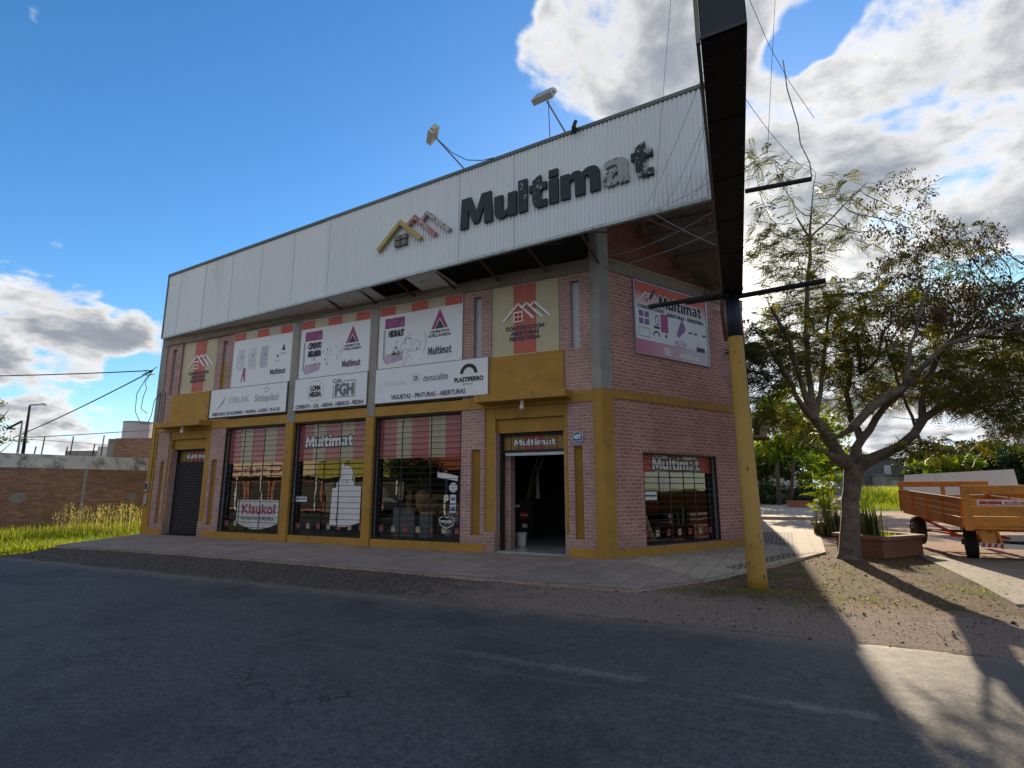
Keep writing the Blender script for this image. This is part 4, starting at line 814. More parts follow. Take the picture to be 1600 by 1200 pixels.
def groundmat():
    m = bpy.data.materials.new('earth'); m.use_nodes = True; t = m.node_tree; n = t.nodes; l = t.links; b = n['Principled BSDF']; b.inputs['Roughness'].default_value = .95; b.inputs['Specular IOR Level'].default_value = .2
    tcn = n.new('ShaderNodeTexCoord'); sp = n.new('ShaderNodeSeparateXYZ'); l.new(tcn.outputs['Object'], sp.inputs[0])
    def no(s, d=8, r=.65):
        q = n.new('ShaderNodeTexNoise'); q.inputs['Scale'].default_value = s; q.inputs['Detail'].default_value = d; q.inputs['Roughness'].default_value = r; l.new(tcn.outputs['Object'], q.inputs[0]); return q.outputs[0]
    def M_(op, a, b_=None, c=None):
        q = n.new('ShaderNodeMath'); q.operation = op
        for i, x in enumerate((a, b_, c)):
            if x is None: continue
            if isinstance(x, (int, float)): q.inputs[i].default_value = x
            else: l.new(x, q.inputs[i])
        return q.outputs[0]
    def S_(x, a, b_):
        q = n.new('ShaderNodeMapRange'); q.interpolation_type = 'SMOOTHSTEP'; l.new(x, q.inputs[0]); q.inputs[1].default_value = a; q.inputs[2].default_value = b_; return q.outputs[0]
    def X_(f, a, b_):
        q = n.new('ShaderNodeMix'); q.data_type = 'RGBA'; l.new(f, q.inputs['Factor'])
        for i, x in (('A', a), ('B', b_)):
            if isinstance(x, tuple): q.inputs[i].default_value = (*x, 1)
            else: l.new(x, q.inputs[i])
        return q.outputs['Result']
    n1, n2, n3, n4 = no(.8), no(3.5), no(14, 6), no(60, 4, .6)
    x, y = sp.outputs[0], sp.outputs[1]
    grey = X_(S_(n3, .42, .6), (.07,.058,.048), (.16,.13,.105))
    pink = X_(S_(n4, .4, .62), (.17,.125,.10), (.34,.255,.205))
    brown = X_(S_(n3, .38, .66), (.075,.05,.032), (.25,.16,.10))
    c = X_(S_(M_('ADD', x, M_('MULTIPLY', n2, 5.)), -.5, 3.2), grey, pink)
    edge = S_(M_('ADD', M_('MULTIPLY', y, 1.), M_('MULTIPLY', n2, 1.2)), -5.05, -4.75)      # dusty rim by the asphalt
    c = X_(edge, X_(S_(n3, .35, .6), (.22,.165,.13), (.12,.10,.085)), c)
    br_ = M_('MULTIPLY', S_(M_('ADD', y, M_('MULTIPLY', n2, 2.2)), -3.2, -2.0), S_(x, 1.5, 3))
    br_ = M_('MULTIPLY', br_, M_('SUBTRACT', 1., S_(M_('ADD', M_('SUBTRACT', y, M_('MULTIPLY', x, .0)), M_('MULTIPLY', n2, 2.)), 7.5, 9.5)))
    c = X_(br_, c, brown)
    sand = X_(S_(n3, .35, .65), (.34,.215,.155), (.46,.31,.23))
    c = X_(S_(M_('ADD', M_('ADD', y, M_('MULTIPLY', x, .6)), M_('MULTIPLY', n2, 2.)), 10.6, 12.5), c, sand)
    gr = X_(S_(n2, .35, .65), (.10,.14,.02), (.05,.08,.02))
    c = X_(S_(M_('ADD', M_('SUBTRACT', 0., x), M_('MULTIPLY', n3, .5)), 18.0, 18.6), c, gr)
    far = S_(M_('ADD', y, M_('MULTIPLY', n1, 6.)), 39, 42)
    far = M_('MULTIPLY', far, S_(M_('ADD', x, M_('MULTIPLY', y, -.115)), 2., 4.5)); c = X_(far, c, gr)
    c = X_(M_('MULTIPLY', S_(M_('SUBTRACT', M_('MULTIPLY', y, .115), x), 0., 2.), S_(y, 42., 46.)), c, gr)
    g = M_('MULTIPLY', S_(n1, .5, .62), br_); c = X_(M_('MULTIPLY', g, S_(n3, .42, .58)), c, (.06,.085,.02))
    sc = n.new('ShaderNodeVectorMath'); sc.operation = 'SCALE'; l.new(c, sc.inputs[0]); l.new(M_('MULTIPLY_ADD', n4, .9, .55), sc.inputs['Scale']); l.new(sc.outputs[0], b.inputs['Base Color'])
    bp = n.new('ShaderNodeBump'); bp.inputs['Strength'].default_value = .8; bp.inputs['Distance'].default_value = .03; l.new(M_('ADD', n4, n3), bp.inputs['Height']); l.new(bp.outputs[0], b.inputs['Normal'])
    return m
g = npmesh('ground', np.stack([GX, GY, GZ], -1).reshape(-1, 3), F, groundmat(), smooth=True); g['kind'] = 'structure'
# asphalt road
def roadmat():
    m = bpy.data.materials.new('asphalt'); m.use_nodes = True; t = m.node_tree; n = t.nodes; l = t.links; b = n['Principled BSDF']; b.inputs['Specular IOR Level'].default_value = .35
    tcn = n.new('ShaderNodeTexCoord'); sp = n.new('ShaderNodeSeparateXYZ'); l.new(tcn.outputs['Object'], sp.inputs[0])
    def no(s, d=8, r=.65, st=None, w=0):
        q = n.new('ShaderNodeTexNoise'); q.inputs['Scale'].default_value = s; q.inputs['Detail'].default_value = d; q.inputs['Roughness'].default_value = r; q.inputs['Distortion'].default_value = w
        if st:
            mp = n.new('ShaderNodeMapping'); mp.inputs['Scale'].default_value = st; mp.inputs['Rotation'].default_value = (0, 0, rad(3)); l.new(tcn.outputs['Object'], mp.inputs[0]); l.new(mp.outputs[0], q.inputs[0])
        else: l.new(tcn.outputs['Object'], q.inputs[0])
        return q.outputs[0]
    def M_(op, a, b_=None, c=None):
        q = n.new('ShaderNodeMath'); q.operation = op
        for i, x in enumerate((a, b_, c)):
            if x is None: continue
            if isinstance(x, (int, float)): q.inputs[i].default_value = x
            else: l.new(x, q.inputs[i])
        return q.outputs[0]
    def S_(x, a, b_):
        q = n.new('ShaderNodeMapRange'); q.interpolation_type = 'SMOOTHSTEP'; l.new(x, q.inputs[0]); q.inputs[1].default_value = a; q.inputs[2].default_value = b_; return q.outputs[0]
    def X_(f, a, b_):
        q = n.new('ShaderNodeMix'); q.data_type = 'RGBA'; l.new(f, q.inputs['Factor'])
        for i, x in (('A', a), ('B', b_)):
            if isinstance(x, tuple): q.inputs[i].default_value = (*x, 1)
            else: l.new(x, q.inputs[i])
        return q.outputs['Result']
    fine, mid, big = M_('ADD', M_('MULTIPLY', no(80, 2, .6), .45), M_('MULTIPLY', no(22, 5, .75), .55)), no(7), no(.5)
    vc = n.new('ShaderNodeTexVoronoi'); vc.feature = 'DISTANCE_TO_EDGE'; vc.inputs['Scale'].default_value = .42; dv_ = n.new('ShaderNodeVectorMath'); dv_.operation = 'MULTIPLY_ADD'; q_ = n.new('ShaderNodeTexNoise'); q_.inputs['Scale'].default_value = 2.2; q_.inputs['Detail'].default_value = 8; l.new(tcn.outputs['Object'], q_.inputs[0]); l.new(q_.outputs['Color'], dv_.inputs[0]); dv_.inputs[1].default_value = (1.1,1.1,0); l.new(tcn.outputs['Object'], dv_.inputs[2]); l.new(dv_.outputs[0], vc.inputs[0])
    streak = no(1.0, 6, .6, (.16, 2.6, 1), .4)
    x, y = sp.outputs[0], sp.outputs[1]
    c = X_(S_(fine, .36, .62), (.024,.024,.026), (.125,.122,.120))
    c = X_(M_('MULTIPLY', S_(streak, .46, .72), .13), c, (.12,.115,.11))
    c = X_(M_('MULTIPLY', S_(big, .48, .60), .45), c, (.028,.028,.029)); c = X_(M_('MULTIPLY', S_(no(1.7, 9, .75), .52, .70), .35), c, (.105,.10,.093))
    crk = M_('MULTIPLY', M_('SUBTRACT', 1., S_(vc.outputs['Distance'], .002, .009)), S_(no(.35, 3), .50, .58)); c = X_(M_('MULTIPLY', crk, .75), c, (.012,.012,.012))
    spk = S_(no(30, 2, .5), .66, .72); c = X_(M_('MULTIPLY', spk, .6), c, (.20,.18,.16))
    # pale worn track that crosses from far left to the right
    tr_ = M_('ABSOLUTE', M_('SUBTRACT', M_('ADD', y, M_('MULTIPLY', mid, .35)), M_('MULTIPLY_ADD', x, -.03, -7.72)))
    tw = M_('MULTIPLY', M_('SUBTRACT', 1., S_(tr_, .01, .13)), S_(no(1.5), .42, .6)); tw = M_('MULTIPLY', tw, S_(x, -1., 3.))
    c = X_(M_('MULTIPLY', M_('MULTIPLY', tw, S_(fine, .30, .55)), .8), c, (.22,.20,.18))
    t3 = M_('ABSOLUTE', M_('SUBTRACT', M_('ADD', y, M_('MULTIPLY', mid, .12)), M_('MULTIPLY_ADD', x, .02, -8.3))); c = X_(M_('MULTIPLY', M_('SUBTRACT', 1., S_(t3, .01, .06)), .22), c, (.16,.15,.15))
    dust = M_('MULTIPLY', S_(M_('ADD', y, M_('MULTIPLY', no(2.2), 1.4)), -5.6, -4.75), .9); c = X_(dust, c, X_(S_(fine, .35, .6), (.12,.095,.08), (.24,.185,.145)))
    d2 = M_('MULTIPLY', M_('MULTIPLY', S_(x, 2.0, 7.), S_(M_('ADD', y, M_('MULTIPLY', no(1.1), 3.5)), -6.9, -4.6)), .5); c = X_(d2, c, (.17,.14,.11))
    l.new(c, b.inputs['Base Color']); l.new(M_('MULTIPLY_ADD', mid, .25, .62), b.inputs['Roughness'])
    bp = n.new('ShaderNodeBump'); bp.inputs['Strength'].default_value = .8; bp.inputs['Distance'].default_value = .018; l.new(M_('ADD', fine, M_('MULTIPLY', mid, .6)), bp.inputs['Height']); l.new(bp.outputs[0], b.inputs['Normal'])
    return m
rx = np.concatenate([[-600,-200,-90,-50,-34], np.arange(-28, 16, .09), [18,24,40,90,200,600]])
ye = np.array([-5.42+.10*noise.noise(Vector((x*.7,0,0)))+.07*noise.noise(Vector((x*3.1,5,0)))+.035*noise.noise(Vector((x*11,9,0)))+.16*max(0, min(1, (x-2)/3))*0 for x in rx])
V = []; nr = len(rx)
for j, f_ in enumerate((0, .03, .25, 1)): 
    for i in range(nr): V.append((rx[i], ye[i]*(1-f_)+(-17.6)*f_, (-.142 if j == 0 else -.112)))
V = np.array(V); ii = np.arange(nr*4).reshape(4, nr); F = np.stack([ii[1:,:-1], ii[1:,1:], ii[:-1,1:], ii[:-1,:-1]], -1).reshape(-1, 4)
g = npmesh('road', V, F, roadmat()); g['kind'] = 'structure'
# pavement slabs
def tilemat(name, a, b_, mort, size, ms):
    m = brick(name, a, b_, mort, bw=size, rh=size, ms=ms, blotch=(mort[0]*1.3,mort[1]*1.3,mort[2]*1.3)); 
    for q in m.node_tree.nodes:
        if q.type == 'TEX_BRICK': q.offset = 0
        if q.type == 'VECT_MATH' and q.operation == 'MULTIPLY_ADD': q.inputs[1].default_value = (.006,.006,0)
        if q.type == 'BUMP': q.inputs['Strength'].default_value = .35
    return m
PAVE = tilemat('pavement_tiles', (.34,.275,.24), (.28,.225,.195), (.16,.135,.12), .42, .010)
PAVE2 = tilemat('pavement_tiles_side', (.42,.36,.29), (.37,.315,.25), (.20,.17,.14), .42, .012)
s_ = MB(); s_.prism([(-18.6,0),(-16.3,-3.85),(-10,-3.60),(-5.7,-3.62),(-2.1,-3.78),(1.62,-3.82),(2.52,-2.2),(.6,.0),(.6,.9),(-18.6,.9)], -.16, 0); o = s_.build('pavement', PAVE); o['kind'] = 'structure'
s_ = MB(); s_.prism([(2.521,-2.199),(3.43,-.03),(4.86,4.13),(5.0,9),(5.05,21.6),(2.0,21.6),(2.85,6.2),(.35,1.0),(.601,.0)], -.16, -.002); o = s_.build('side_pavement', PAVE2); o['kind'] = 'structure'
s_ = MB(); s_.prism([(1.8,21.601),(5.2,21.601),(5.5,30),(8.4,71),(0,71)], -.16, .16); o = s_.build('raised_pavement', PAVE2); o['kind'] = 'structure'
RIB = tilemat('ribbed_tiles', (.34,.30,.25), (.31,.27,.22), (.10,.09,.075), .12, .028)
s_ = MB(); s_.face([(3.3,6.2,.003),(4.15,4.9,.003),(4.1,11.5,.003),(2.95,11.5,.003)]); o = s_.build('ribbed_paving', RIB); o['kind'] = 'structure'
s_ = MB(); s_.face([(3.0,-.6,.003),(3.6,1.2,.003),(4.45,3.4,.003),(4.75,3.95,.003),(3.9,3.3,.003),(2.7,-.3,.003)]); o = s_.build('ribbed_ramp', RIB); o['kind'] = 'structure'
s_ = MB(); s_.face([(-1.2,-3.7,.004),(.8,-3.7,.004),(.5,-1.6,.004),(-.9,-1.6,.004)]); o = s_.build('ribbed_corner', tilemat('ribbed_tiles_front', (.31,.255,.225), (.28,.23,.20), (.20,.165,.145), .14, .016)); o['kind'] = 'structure'
s_ = MB(); s_.prism([(7.0,4.7),(7.05,-.4),(7.0,-2.4),(8.4,-2.0),(9.3,1.0),(9.6,4.0)], -.2, -.035); o = s_.build('concrete_apron', mat('apron_concrete', (.27,.23,.19), .9, .2, 2, .3, 30)); o['kind'] = 'structure'

rng = np.random.default_rng(5)
def in_pave(x, y): return ((y > -3.85) & (x < 1.6) & (x > -17)) | ((x > .5) & (x < 2.2+.33*(y+2.6)) & (y > -2.4)) & (x < 5.05)
# pebbles
n = 11000; x = rng.uniform(-16.5, 10, n); y = rng.uniform(-5.6, 4.5, n)**1; keep = ~in_pave(x, y) & ((y < -3.7) | (x > 2)) & (rng.random(n) < np.clip((x+17)/18, .25, 1)); x, y = x[keep], y[keep]
sz = rng.gamma(2.0, .0038, len(x))+.004
octa = np.array([(1,0,0),(0,1,0),(-1,0,0),(0,-1,0),(0,0,.8),(0,0,-.5)]); of = np.array([(0,1,4),(1,2,4),(2,3,4),(3,0,4),(1,0,5),(2,1,5),(3,2,5),(0,3,5)])
V = octa[None]*sz[:,None,None]*rng.uniform(.6,1.3,(len(x),6,1)); th = rng.uniform(0,6.3,len(x)); c_, s2 = np.cos(th)[:,None], np.sin(th)[:,None]
V = np.stack([V[...,0]*c_-V[...,1]*s2+x[:,None], V[...,0]*s2+V[...,1]*c_+y[:,None], V[...,2]+(Hbase(x,y)+.008)[:,None]], -1)
Fp = (of[None]+np.arange(len(x))[:,None,None]*6).reshape(-1, 3)
pm = leafmat('gravel_stone', [(.05,.04,.035), (.13,.09,.07), (.22,.15,.11), (.34,.25,.19)], 0., .9)
o = npmesh('gravel', V.reshape(-1,3), Fp, pm, tint=np.repeat(np.clip(rng.normal(.4,.25,len(x))*np.clip((x+16)/14,.4,1.2),0,1), 8)); tag(o, 'loose pink grey gravel and crumbs along the road edge', 'gravel', kind='stuff')
# grass
def blades(name, x, y, z0, h, w, m, label, cat, lean=.35, tint=None, heads=None, stuff=True, parent=None):
    n = len(x); a = rng.uniform(0, 6.283, n); l = rng.normal(0, lean, n); dx, dy = np.cos(a), np.sin(a); px, py = -dy*w/2, dx*w/2
    P = np.zeros((n, 6, 3))
    for k, (t, ww) in enumerate(((0, 1), (.55, .8), (1, .12))):
        off = l*h*t*t; zz_ = z0+h*t*(1-.25*abs(l)*t)
        P[:,2*k] = np.stack([x+dx*off-px*ww, y+dy*off-py*ww, zz_], -1); P[:,2*k+1] = np.stack([x+dx*off+px*ww, y+dy*off+py*ww, zz_], -1)
    f = np.array([(0,1,3,2),(2,3,5,4)]); Ff = (f[None]+np.arange(n)[:,None,None]*6).reshape(-1,4)
    tn = np.repeat(tint if tint is not None else rng.random(n), 2)
    o = npmesh(name, P.reshape(-1,3), Ff, m, parent=parent, tint=np.clip(tn,0,1))
    if stuff: tag(o, label, cat, kind='stuff')
    return o
n = 95000; x = rng.uniform(-34, -16.3, n); y = rng.uniform(-5.2, 7.5, n); xe = -18.6-.62*np.clip(y,-5,0)
pat = np.array([noise.noise(Vector((a*.5, b*.5, 0))) for a, b in zip(x, y)])
k = (x < xe+.03) & (rng.random(n) < .75+.5*pat); x, y, pat = x[k], y[k], pat[k]
dw = np.clip((x+24.5)/7.0, 0, 1) ; hh = (.18+.50*sst(.05,1,1-dw)*(.75+.6*pat))*rng.uniform(.6,1.25,len(x)); hh = np.where(x > -18.5, hh*.3, hh)
blades('field_grass', x, y, np.full(len(x), -.35), hh, .028, GRS, 'sunlit tall green grass on the vacant lot left of the shop', 'grass', .4, np.clip(.28+.5*pat+rng.normal(0,.18,len(x))+.1*(hh>.6),0,.8))
n = 700; x = rng.uniform(-27, -20.0, n); y = rng.uniform(-1.0, 4.5, n); pat = np.array([noise.noise(Vector((a*.6+5, b*.6, 0))) for a, b in zip(x, y)]); k = (pat > -.05)&(x < -21+.2*y); x, y = x[k], y[k]
hh = rng.uniform(.9, 1.55, len(x)); S_x = []; S_f = []
blades('seed_stalks', x, y, np.full(len(x), -.35), hh, .014, GRS, 'thin dry seed stalks rising above the grass by the brick wall', 'grass stalks', .16, np.full(len(x), .9))
hx = []
for a, b, h in zip(x, y, hh):
    for q in range(9): hx.append((a+rng.normal(0,.035), b+rng.normal(0,.035), -.35+h*(.72+.028*q)))
hx = np.array(hx); blades('seed_heads', hx[:,0], hx[:,1], hx[:,2], np.full(len(hx), .07), .022, GRS, 'pale feathery seed heads on the tall stalks by the brick wall', 'seed heads', .9, rng.uniform(.75,1,len(hx)))
# tufts on the verge right
n = 9000; x = rng.uniform(1.2, 12, n); y = rng.uniform(-4.6, 5, n); pat = np.array([noise.noise(Vector((a*.9, b*.9, 4))) for a, b in zip(x, y)])
k = (pat > .32) & ~in_pave(x, y) & ~((x > 6.9) & (x < 9.6)); x, y, pat = x[k], y[k], pat[k]
c1 = rng.normal(0, 1, (420, 2))*[.55,.35]+[7.0,-1.1]; c2 = rng.normal(0,1,(260,2))*[.22,.12]+[3.5,-2.8]; c3 = rng.normal(0,1,(400,2))*[.9,.12]+[1.9,-3.3]; c4 = rng.normal(0,1,(300,2))*[.8,.25]+[4.4,-2.9]
x = np.concatenate([x, c1[:,0], c2[:,0], c3[:,0], c4[:,0]]); y = np.concatenate([y, c1[:,1], c2[:,1], c3[:,1], c4[:,1]])
blades('verge_grass', x, y, Hbase(x, y)-.005, rng.uniform(.02,.07,len(x)), .010, GRS, 'short sparse grass on the bare verge by the yellow pole', 'grass', .7, rng.uniform(0,.5,len(x)))
# leaf litter
n = 1300; x = rng.uniform(2.5, 8.5, n); y = rng.uniform(-5, 4, n); k = ~in_pave(x, y); x, y = x[k], y[k]; n = len(x); a = rng.uniform(0,6.28,n); q = rng.uniform(.008,.022,n)
P = np.stack([np.stack([x+np.cos(a+t)*q*(1.6 if i%2 else .7), y+np.sin(a+t)*q*(1.6 if i%2 else .7), Hbase(x,y)+.022+rng.uniform(0,.01,n)], -1) for i, t in enumerate((0,1.57,3.14,4.71))], 1)
o = npmesh('leaf_litter', P.reshape(-1,3), np.arange(n*4).reshape(n,4), leafmat('dead_leaves', [(.05,.03,.012),(.11,.07,.03),(.17,.11,.05)], 0., .98), tint=rng.random(n)); tag(o, 'small dry leaves scattered under the tree', 'leaf litter', kind='stuff')

# ================================================================ YELLOW POLE WITH SIGN BOX
R_ = empty('sign_pole', (3.45,-2.47,-.08), 'thick steel pole painted ochre yellow below and flaking navy above, at the pavement corner', 'pole')
pb, pt = Vector((3.455,-2.45,-.1)), Vector((3.41,-2.45,4.53)); 
mbt([pb, pb+Vector((0,0,.25)), pt], [.185,.165,.135], 28).build('painted_shaft', PYEL, R_, smooth=True)
mbt([pt+Vector((0,0,.002)), Vector((3.405,-2.45,5.36))], [.1345,.13], 28).build('navy_shaft', NAVYR, R_, smooth=True)
a = MB(); a.tube([(1.9,-3.0,5.20),(3.3,-2.7,5.33)], .045, 10); a.tube([(2.6,-2.86,5.24),(3.35,-2.6,5.34)], .06, 10); a.build('cross_arm', DKM, R_)
a = MB(); a.tube([(3.45,-2.55,5.30),(4.98,-2.84,5.27)], .05, 10); a.build('cross_arm', DKM, R_)
BL_, BR_ = Vector((3.235,-2.27)), Vector((3.59,-2.30)); NL, NR = Vector((3.72,-9.25)), Vector((4.085,-9.27)); zt_ = 8.6
for k in range(16):
    a_ = rnd.uniform(3.4, 6.0); z_ = rnd.choice([rnd.uniform(.0, .7), rnd.uniform(.6, 4.4)]); t_ = (z_+.1)/4.63; c = pb.lerp(pt, t_); rr_ = (.165 if t_ > .1 else .185-.02*t_/.1)*(1-t_)+.135*t_+.0035; h_ = rnd.uniform(.015, .06); w_ = rnd.uniform(.05, .16); a = MB()
    top_ = [(a_+w_*q/4, z_+h_*rnd.uniform(.4, 1.)) for q in range(5)]; bot_ = [(a_+w_*q/4, z_-h_*rnd.uniform(.4, 1.)) for q in range(5)]
    P3 = lambda p: (c.x+math.cos(p[0])*rr_, c.y+math.sin(p[0])*rr_, p[1])
    for q in range(4): a.face([P3(bot_[q]), P3(bot_[q+1]), P3(top_[q+1]), P3(top_[q])])
    a.build('rust_patch', RUST, R_)
R2 = empty('sign_box', (3.6,-5.8,5.36), 'long black sign box on top of the pole, reaching out over the road', 'sign')
a = MB()
A = [(BL_.x,BL_.y),(NL.x,NL.y),(NR.x,NR.y),(BR_.x,BR_.y)]
a.face([(p[0],p[1],5.36) for p in A][::-1]); a.face([(p[0],p[1],zt_) for p in A]); 
a.face([(NL.x,NL.y,5.37),(NR.x,NR.y,5.37),(NR.x,NR.y,zt_),(NL.x,NL.y,zt_)]); a.face([(BR_.x,BR_.y,5.37),(BL_.x,BL_.y,5.37),(BL_.x,BL_.y,zt_),(BR_.x,BR_.y,zt_)])
a.face([(NR.x,NR.y,5.37),(BR_.x,BR_.y,5.37),(BR_.x,BR_.y,zt_),(NR.x,NR.y,zt_)]); a.face([(BL_.x,BL_.y,5.37),(NL.x,NL.y,5.37),(NL.x,NL.y,zt_),(BL_.x,BL_.y,zt_)])
a.build('casing', BLKP2, R2, recalc=True)
a = MB(); a.face([(NL.x+.01,NL.y-.006,5.40),(NR.x-.01,NR.y-.006,5.40),(NR.x-.01,NR.y-.006,zt_-.02),(NL.x+.01,NL.y-.006,zt_-.02)]); a.build('end_panel', NAVYP, R2)
a = MB(); a.bar((BL_.x-.022,BL_.y,5.375),(NL.x-.022,NL.y,5.375),.03,.05); a.bar((NL.x-.02,NL.y,5.35),(NL.x-.02,NL.y,zt_),.035,.03); a.build('edge_angle', mat('grey_angle', (.16,.155,.15), .6), R2)
a = MB(); a.bar((NL.x,NL.y-.012,5.385),(NR.x,NR.y-.012,5.385),.02,.03); a.build('lower_rail', mat('dark_rail', (.03,.032,.04), .5), R2)
for k in range(1, 6):
    t_ = k/6; a = MB(); p, q = BL_.lerp(NL, t_), BR_.lerp(NR, t_); a.bar((p.x+.005,p.y,5.352),(q.x-.005,q.y,5.352),.012,.008); a.build('panel_joint', mat('joint_black', (.012,.013,.015), .6), R2)
for k in range(14):
    t_ = (k+.5)/14; p, q = BL_.lerp(NL, t_), BR_.lerp(NR, t_); a = MB()
    for z_ in (p, q): c_x = z_.x*.93+(q.x if z_ is p else p.x)*.07; a.cut(); a.tube([(c_x,z_.y,5.352),(c_x,z_.y,5.343)], .014, 6)
    a.build('bolt', RUST, R2)
a = MB(); a.tube([(3.9,-6.4,5.42),(4.66,-6.2,5.5)], .03, 10); a.build('cross_arm', DKM, R2)
# ================================================================ CABLES
def cable(label, runs, m=WIRE, r=.008, group=None, loc=None, cat='cable'):
    R_ = empty('cable', runs[0][0], label, cat, group)
    for k, pts in enumerate(runs):
        a = MB(); a.tube(pts, r, 6); a.build('wire', m, R_, smooth=True)
def sag(a, b, d, n=12):
    a, b = Vector(a), Vector(b); return [a.lerp(b, i/n)-Vector((0,0,d*4*(i/n)*(1-i/n))) for i in range(n+1)]
GW = 'thin wires by the sign box'
fp = lambda s, z: (FF @ Vector((s, -.06, z)))[:]
cable('thin dark wire hanging from the sky down the right end of the fascia, leftmost',[[(3.3,-6.6,9.6),(2.6,-4.0,9.2),fp(20.5,8.0)]],r=.0032,group=GW)
cable('thin dark wires fanned from the sign box edge down to the fascia bottom corner',[sag((3.5,-6.1,7.6),fp(20.3,7.95),.12),sag((3.5,-6.0,7.0),fp(20.75,7.9),.12),sag((3.35,-4.5,7.9),fp(21.1,7.9),.1),sag((3.3,-3.2,7.9),fp(21.3,7.85),.08)],r=.0032,group=GW)
cable('thin wires strung across the dark space under the fascia corner',[sag((3.2,-2.2,8.05),fp(20.1,7.85),.12),sag(fp(20.4,7.8),(3.25,-2.0,6.6),.05),sag((.2,-.1,7.4),(3.2,-2.2,6.9),.1),sag((-.3,-.15,7.75),(3.2,-2.2,7.35),.25)],m=WIREG,r=.006,group=GW)
cable('dark wires crossing in the sky right of the sign box',[sag((4.62,-6.2,9.4),(4.2,-6.0,6.1),-.03),[(4.08,-8.6,6.4),(4.3,-7.4,6.6),(4.5,-6.8,6.5),(4.75,-6.4,6.2)],sag((4.0,-7.6,5.9),(4.75,-5.5,5.9),.1)],r=.0032,group=GW)
cable('pale twisted wire hanging onto the tip of the upper cross arm',[[(4.45,-6.9,6.75),(4.47,-6.75,6.45),(4.56,-6.5,6.1),(4.57,-6.4,5.9),(4.66,-6.25,5.7),(4.67,-6.2,5.52)]],m=mat('pale_wire', (.55,.55,.55), .5),r=.007)
hub = (-18.75,-.15,6.45)
cable('black service cable running left from the building corner, upper of two',[sag((-45,-8,7.6),hub,.35,16)],r=.022)
cable('black service cable sloping down to the left from the building corner',[sag(hub,(-33.5,1.6,4.45),.10,16)],r=.026)
cable('tangle of looping black cables at the left building corner',[[hub,(-18.9,-.3,6.1),(-19.3,-.35,5.5),(-19.35,-.3,4.8),(-19.0,-.25,4.3),(-18.7,-.15,4.25),(-18.55,-.12,4.6),(-18.5,-.1,5.2),(-18.2,-.08,5.5)],[hub,(-19.1,-.2,6.0),(-18.95,-.2,5.7),(-19.1,-.2,5.4),(-19.15,-.2,4.9),(-18.8,-.15,4.7)],[(-18.6,-.08,6.6),(-18.95,-.2,6.4),(-19.3,-.25,6.3)],[(-18.7,-.1,6.3),(-19.0,-.25,6.25),(-19.1,-.25,6.5)]],r=.014)
cable('thin black cable running along the top of the front wall into the fascia corner',[sag((-18.3,-.08,7.36),(-.3,-.14,7.85),.02,20)],r=.007)
cable('thin cables running down the left end of the facade',[[(-18.2,-.065,5.45),(-18.22,-.065,4.3),(-18.2,-.065,2.0)],[(-17.95,-.02,5.5),(-17.98,-.02,4.3)]],r=.010)
# ================================================================ TREES
CAMP = Vector((4.0604, -13.5961, 1.65))
def at(px, py, t): return np.array(CAMP + (fw + r2*((px-800)/866.38) - u2*((py-600)/866.38))*t)
def fronds(P, D, L, npair, lw, ll, droop):    # pinnate leaves: P base, D direction, L length
    n = len(P); D = D/np.linalg.norm(D, axis=1, keepdims=True); S = np.cross(D, [0,0,1.]); S /= np.linalg.norm(S, axis=1, keepdims=True)+1e-6
    rot = rng.uniform(-.7, .7, n)[:,None]; U = np.cross(S, D); S = S*np.cos(rot)+U*np.sin(rot)
    Q = []
    for k in range(npair):
        t = (k+.6)/npair; c = P+D*(L*t)[:,None]; c = c-np.array([0,0,1])*(L*droop*t*t)[:,None]; s = (.55+.45*math.sin(math.pi*min(1,t*1.05)))
        for sg in (-1, 1):
            a = c; e = c+(S*sg*.9+D*.45)*(ll*s)-np.array([0,0,1])*(ll*.25); w = D*(lw*s*.5)
            Q.append(np.stack([a-w*.3, (a+e)/2-w, e, (a+e)/2+w], 1))
    Q = np.stack(Q, 1); return Q.reshape(-1, 3), npair*2
def colonize(nodes, par, pts, step=.22, infl=1.1, kill=.30, iters=70):
    nodes = [np.array(p, float) for p in nodes]; par = list(par); A = np.array(pts); N_ = np.array(nodes)
    d2 = ((A[:,None]-N_[None])**2).sum(-1); near_ = d2.argmin(1); nd_ = np.sqrt(d2.min(1)); alive = np.ones(len(A), bool)
    for it in range(iters):
        act = alive & (nd_ < infl*(1+.02*it)); 
        if not act.any(): break
        new = []; ids = near_[act]; V_ = A[act]-N_[ids]; V_ /= np.linalg.norm(V_, axis=1, keepdims=True)+1e-9
        for i in np.unique(ids):
            v = V_[ids == i].sum(0); v += rng.normal(0,.25,3); v[2] += .12; nn = np.linalg.norm(v)
            if nn < 1e-3: continue
            new.append((N_[i]+v/nn*step, i))
        if not new: break
        base = len(N_); N_ = np.vstack([N_, [p for p, _ in new]]); par += [i for _, i in new]
        NN = N_[base:]; dd = np.sqrt(((A[:,None]-NN[None])**2).sum(-1)); m_ = dd.min(1); b_ = m_ < nd_; near_[b_] = base+dd.argmin(1)[b_]; nd_[b_] = m_[b_]; alive &= nd_ > kill
    return N_, np.array(par)
